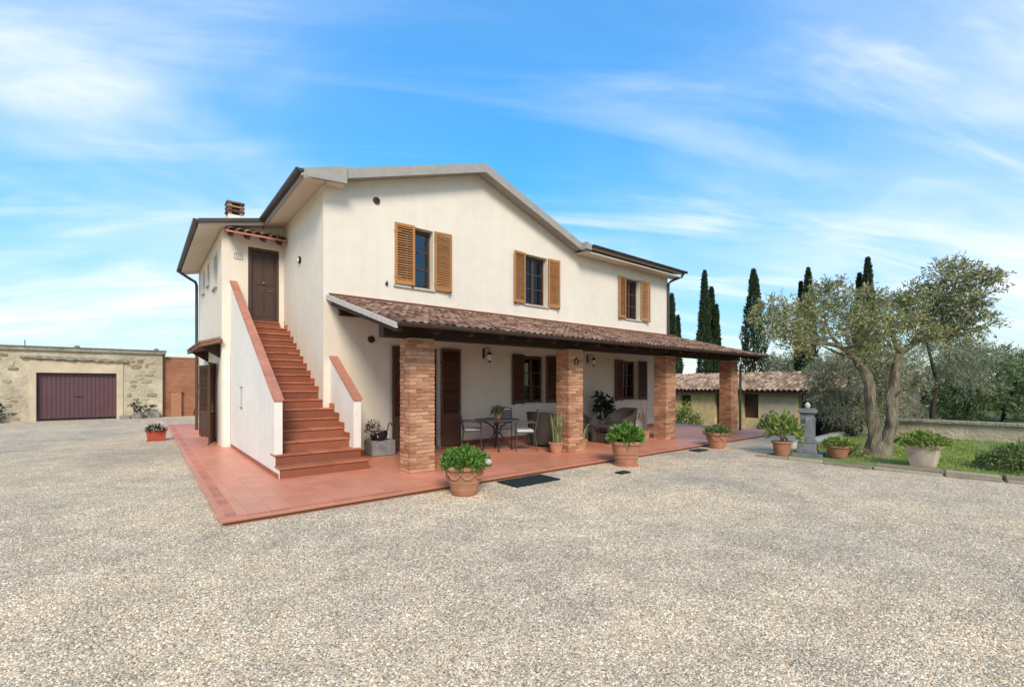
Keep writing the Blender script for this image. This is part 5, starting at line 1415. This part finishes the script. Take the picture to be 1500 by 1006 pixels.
# second olive, drooping and grey, just behind
c=P(1250,570,14.2); bse=(c.x,c.y,-.25)
crown_tree('drooping_olive_tree','dense grey green drooping olive tree behind the fountain','olive tree',bse,[[bse,(c.x+.1,c.y,.8),(c.x-.1,c.y+.1,1.8)],[(c.x+.05,c.y,.6),(c.x+.4,c.y-.4,1.5),(c.x+.7,c.y-.6,2.1)]],.12,blob_fill((c.x,c.y,c.z+.05),1.0,1.15,1.3,46,.40,3),'leaf_olive_grey',85,9,.34,.085,.024,group='olive trees behind the lawn',up=-.35)
# third olive with a dark trunk
c=P(1385,540,14.5); bse=tuple(P(1366,640,14.5)); bse=(bse[0],bse[1],-.2)
tp=[bse,tuple(P(1366,600,14.5)),tuple(P(1372,560,14.5)),tuple(P(1362,520,14.5)),tuple(P(1355,490,14.4))]
tp2=[tuple(P(1370,575,14.5)),tuple(P(1392,560,14.6)),tuple(P(1415,545,14.8))]
bl_=[(*P(x_,y_,14.4+dd),r) for x_,y_,dd,r in ((1330,525,0,.45),(1350,500,.3,.42),(1375,505,0,.4),(1340,560,.4,.45),(1320,590,.5,.45),(1400,520,.2,.38),(1425,512,.3,.36),(1450,520,.3,.3),(1390,545,.5,.36),(1420,545,.6,.36),(1345,610,.6,.4),(1385,485,.3,.28),(1430,560,.9,.4),(1310,550,.8,.5))]
crown_tree('dark_trunk_olive_tree','grey olive tree with a dark leaning trunk behind the stone planter','olive tree',bse,[tp],.085,bl_,'leaf_olive_grey',240,9,.32,.075,.022,group='olive trees behind the lawn',up=.05)
# mixed green trees beyond the low wall
for i,(x_,y_,D_,rx,rz,m_,lb) in enumerate((
    (1415,575,21.5,1.3,1.2,'leaf_mid','mid green tree beyond the low wall right of the dark trunk'),
    (1470,565,21.0,1.3,1.5,'leaf_far','bushy green tree beyond the low wall near the right edge of the photo'),
    (1525,560,21.0,1.3,1.9,'leaf_mid','tall green tree cut by the right edge of the photo'),
    (1340,575,23.0,1.5,1.4,'leaf_far','dull green tree seen between the olive trunks'),
    (1285,565,26.0,1.7,1.7,'leaf_far','dull green tree right behind the drooping olive tree'),
    (1440,545,32.0,2.6,2.0,'leaf_far','distant hazy green tree above the low garden wall'),
    (1215,560,31.0,1.8,1.3,'leaf_far','low green tree behind the outbuilding roof by the drooping olive'),
    (1165,545,60.0,3.0,2.3,'leaf_olive_grey','small far tree above the outbuilding roof between two cypresses'))):
    c=P(x_,y_,D_); gz_=float(ground_h(np.array([c.x]),np.array([c.y]))[0]); bse=(c.x,c.y,gz_-.1)
    zc=max(c.z,gz_+rz*.8)
    n_=26
    crown_tree('garden_tree',lb,'tree',bse,[[bse,(c.x+.1,c.y,gz_+.7),(c.x-.1,c.y+.15,zc)],[(c.x+.05,c.y,gz_+.5),(c.x+rx*.4,c.y-rx*.3,zc+.2)]],.11,blob_fill((c.x,c.y,zc),rx,rx,rz,n_,rx*.36,40+i),m_,34 if D_<40 else 10,8,rx*.26,.11*max(1,D_/24),.055*max(1,D_/24),group='trees beyond the low wall')
# cypresses
def cypress(name,label,x_,top,D_,wpx,seed,group='cypresses on the skyline'):
    g=np.random.default_rng(seed); c=P(x_,563.5,D_); gz_=float(ground_h(np.array([c.x]),np.array([c.y]))[0]); zt=P(x_,top,D_).z; h=zt-gz_; R=wpx*D_/670.5/2
    t_=thing(name,label,'cypress',(c.x,c.y,gz_),0,group)
    q=MB(); branch(q,[(c.x,c.y,gz_-.1),(c.x,c.y,gz_+h*.4),(c.x,c.y,gz_+h*.8)],.16,.03,7); q.build('trunk','bark_dark',t_)
    n=9000; t=g.random(n)**.8; a=g.uniform(0,2*math.pi,n)
    prof=np.where(t<.12,.62+3.1*t,1.0-.12*np.clip((t-.12)/.4,0,1))*np.where(t>.45,np.clip((1-t)/.55,0,1)**.72,1)
    lump=1+.17*np.sin(a*3+t*17+seed*1.7)+.15*np.sin(a*2-t*(23+seed)+seed)+.08*np.sin(a*7+t*60)
    r=R*prof*lump*g.uniform(.55,1.05,n)
    pts=np.stack([c.x+r*np.cos(a),c.y+r*np.sin(a),gz_+.25+t*(h-.45)],1)
    d=np.stack([np.cos(a)*.35,np.sin(a)*.35,np.full(n,1.0)],1)+g.normal(size=(n,3))*.28
    leaves_obj('crown',pts,d,.30,.085,'leaf_cypress',t_)
    return t_
cypress('cypress_tree','dark cypress half hidden behind the farmhouse right corner',984,430,44,20,1)
cypress('cypress_tree','shorter dark cypress just right of the farmhouse corner',993,462,46,11,2)
cypress('cypress_tree','tallest cypress of the close group above the porch roof end',1032,396,44,22,3)
cypress('cypress_tree','middle cypress of the close group above the porch roof end',1042,420,45,22,4)
cypress('cypress_tree','lower right cypress of the close group above the porch roof end',1049,446,44,16,5)
cypress('cypress_tree','broad dark cypress standing alone above the porch roof tip',1104,394,42,36,6)
cypress('cypress_tree','slim cypress behind the left branches of the big olive tree',1184,392,45,27,7)
cypress('cypress_tree','shorter cypress beside the slim one behind the big olive tree',1173,412,46,14,8)
cypress('cypress_tree','cypress rising above the middle of the big olive tree',1271,377,40,26,9)
cypress('cypress_tree','lower cypress at the left of the one above the olive crown',1259,400,41,20,10)
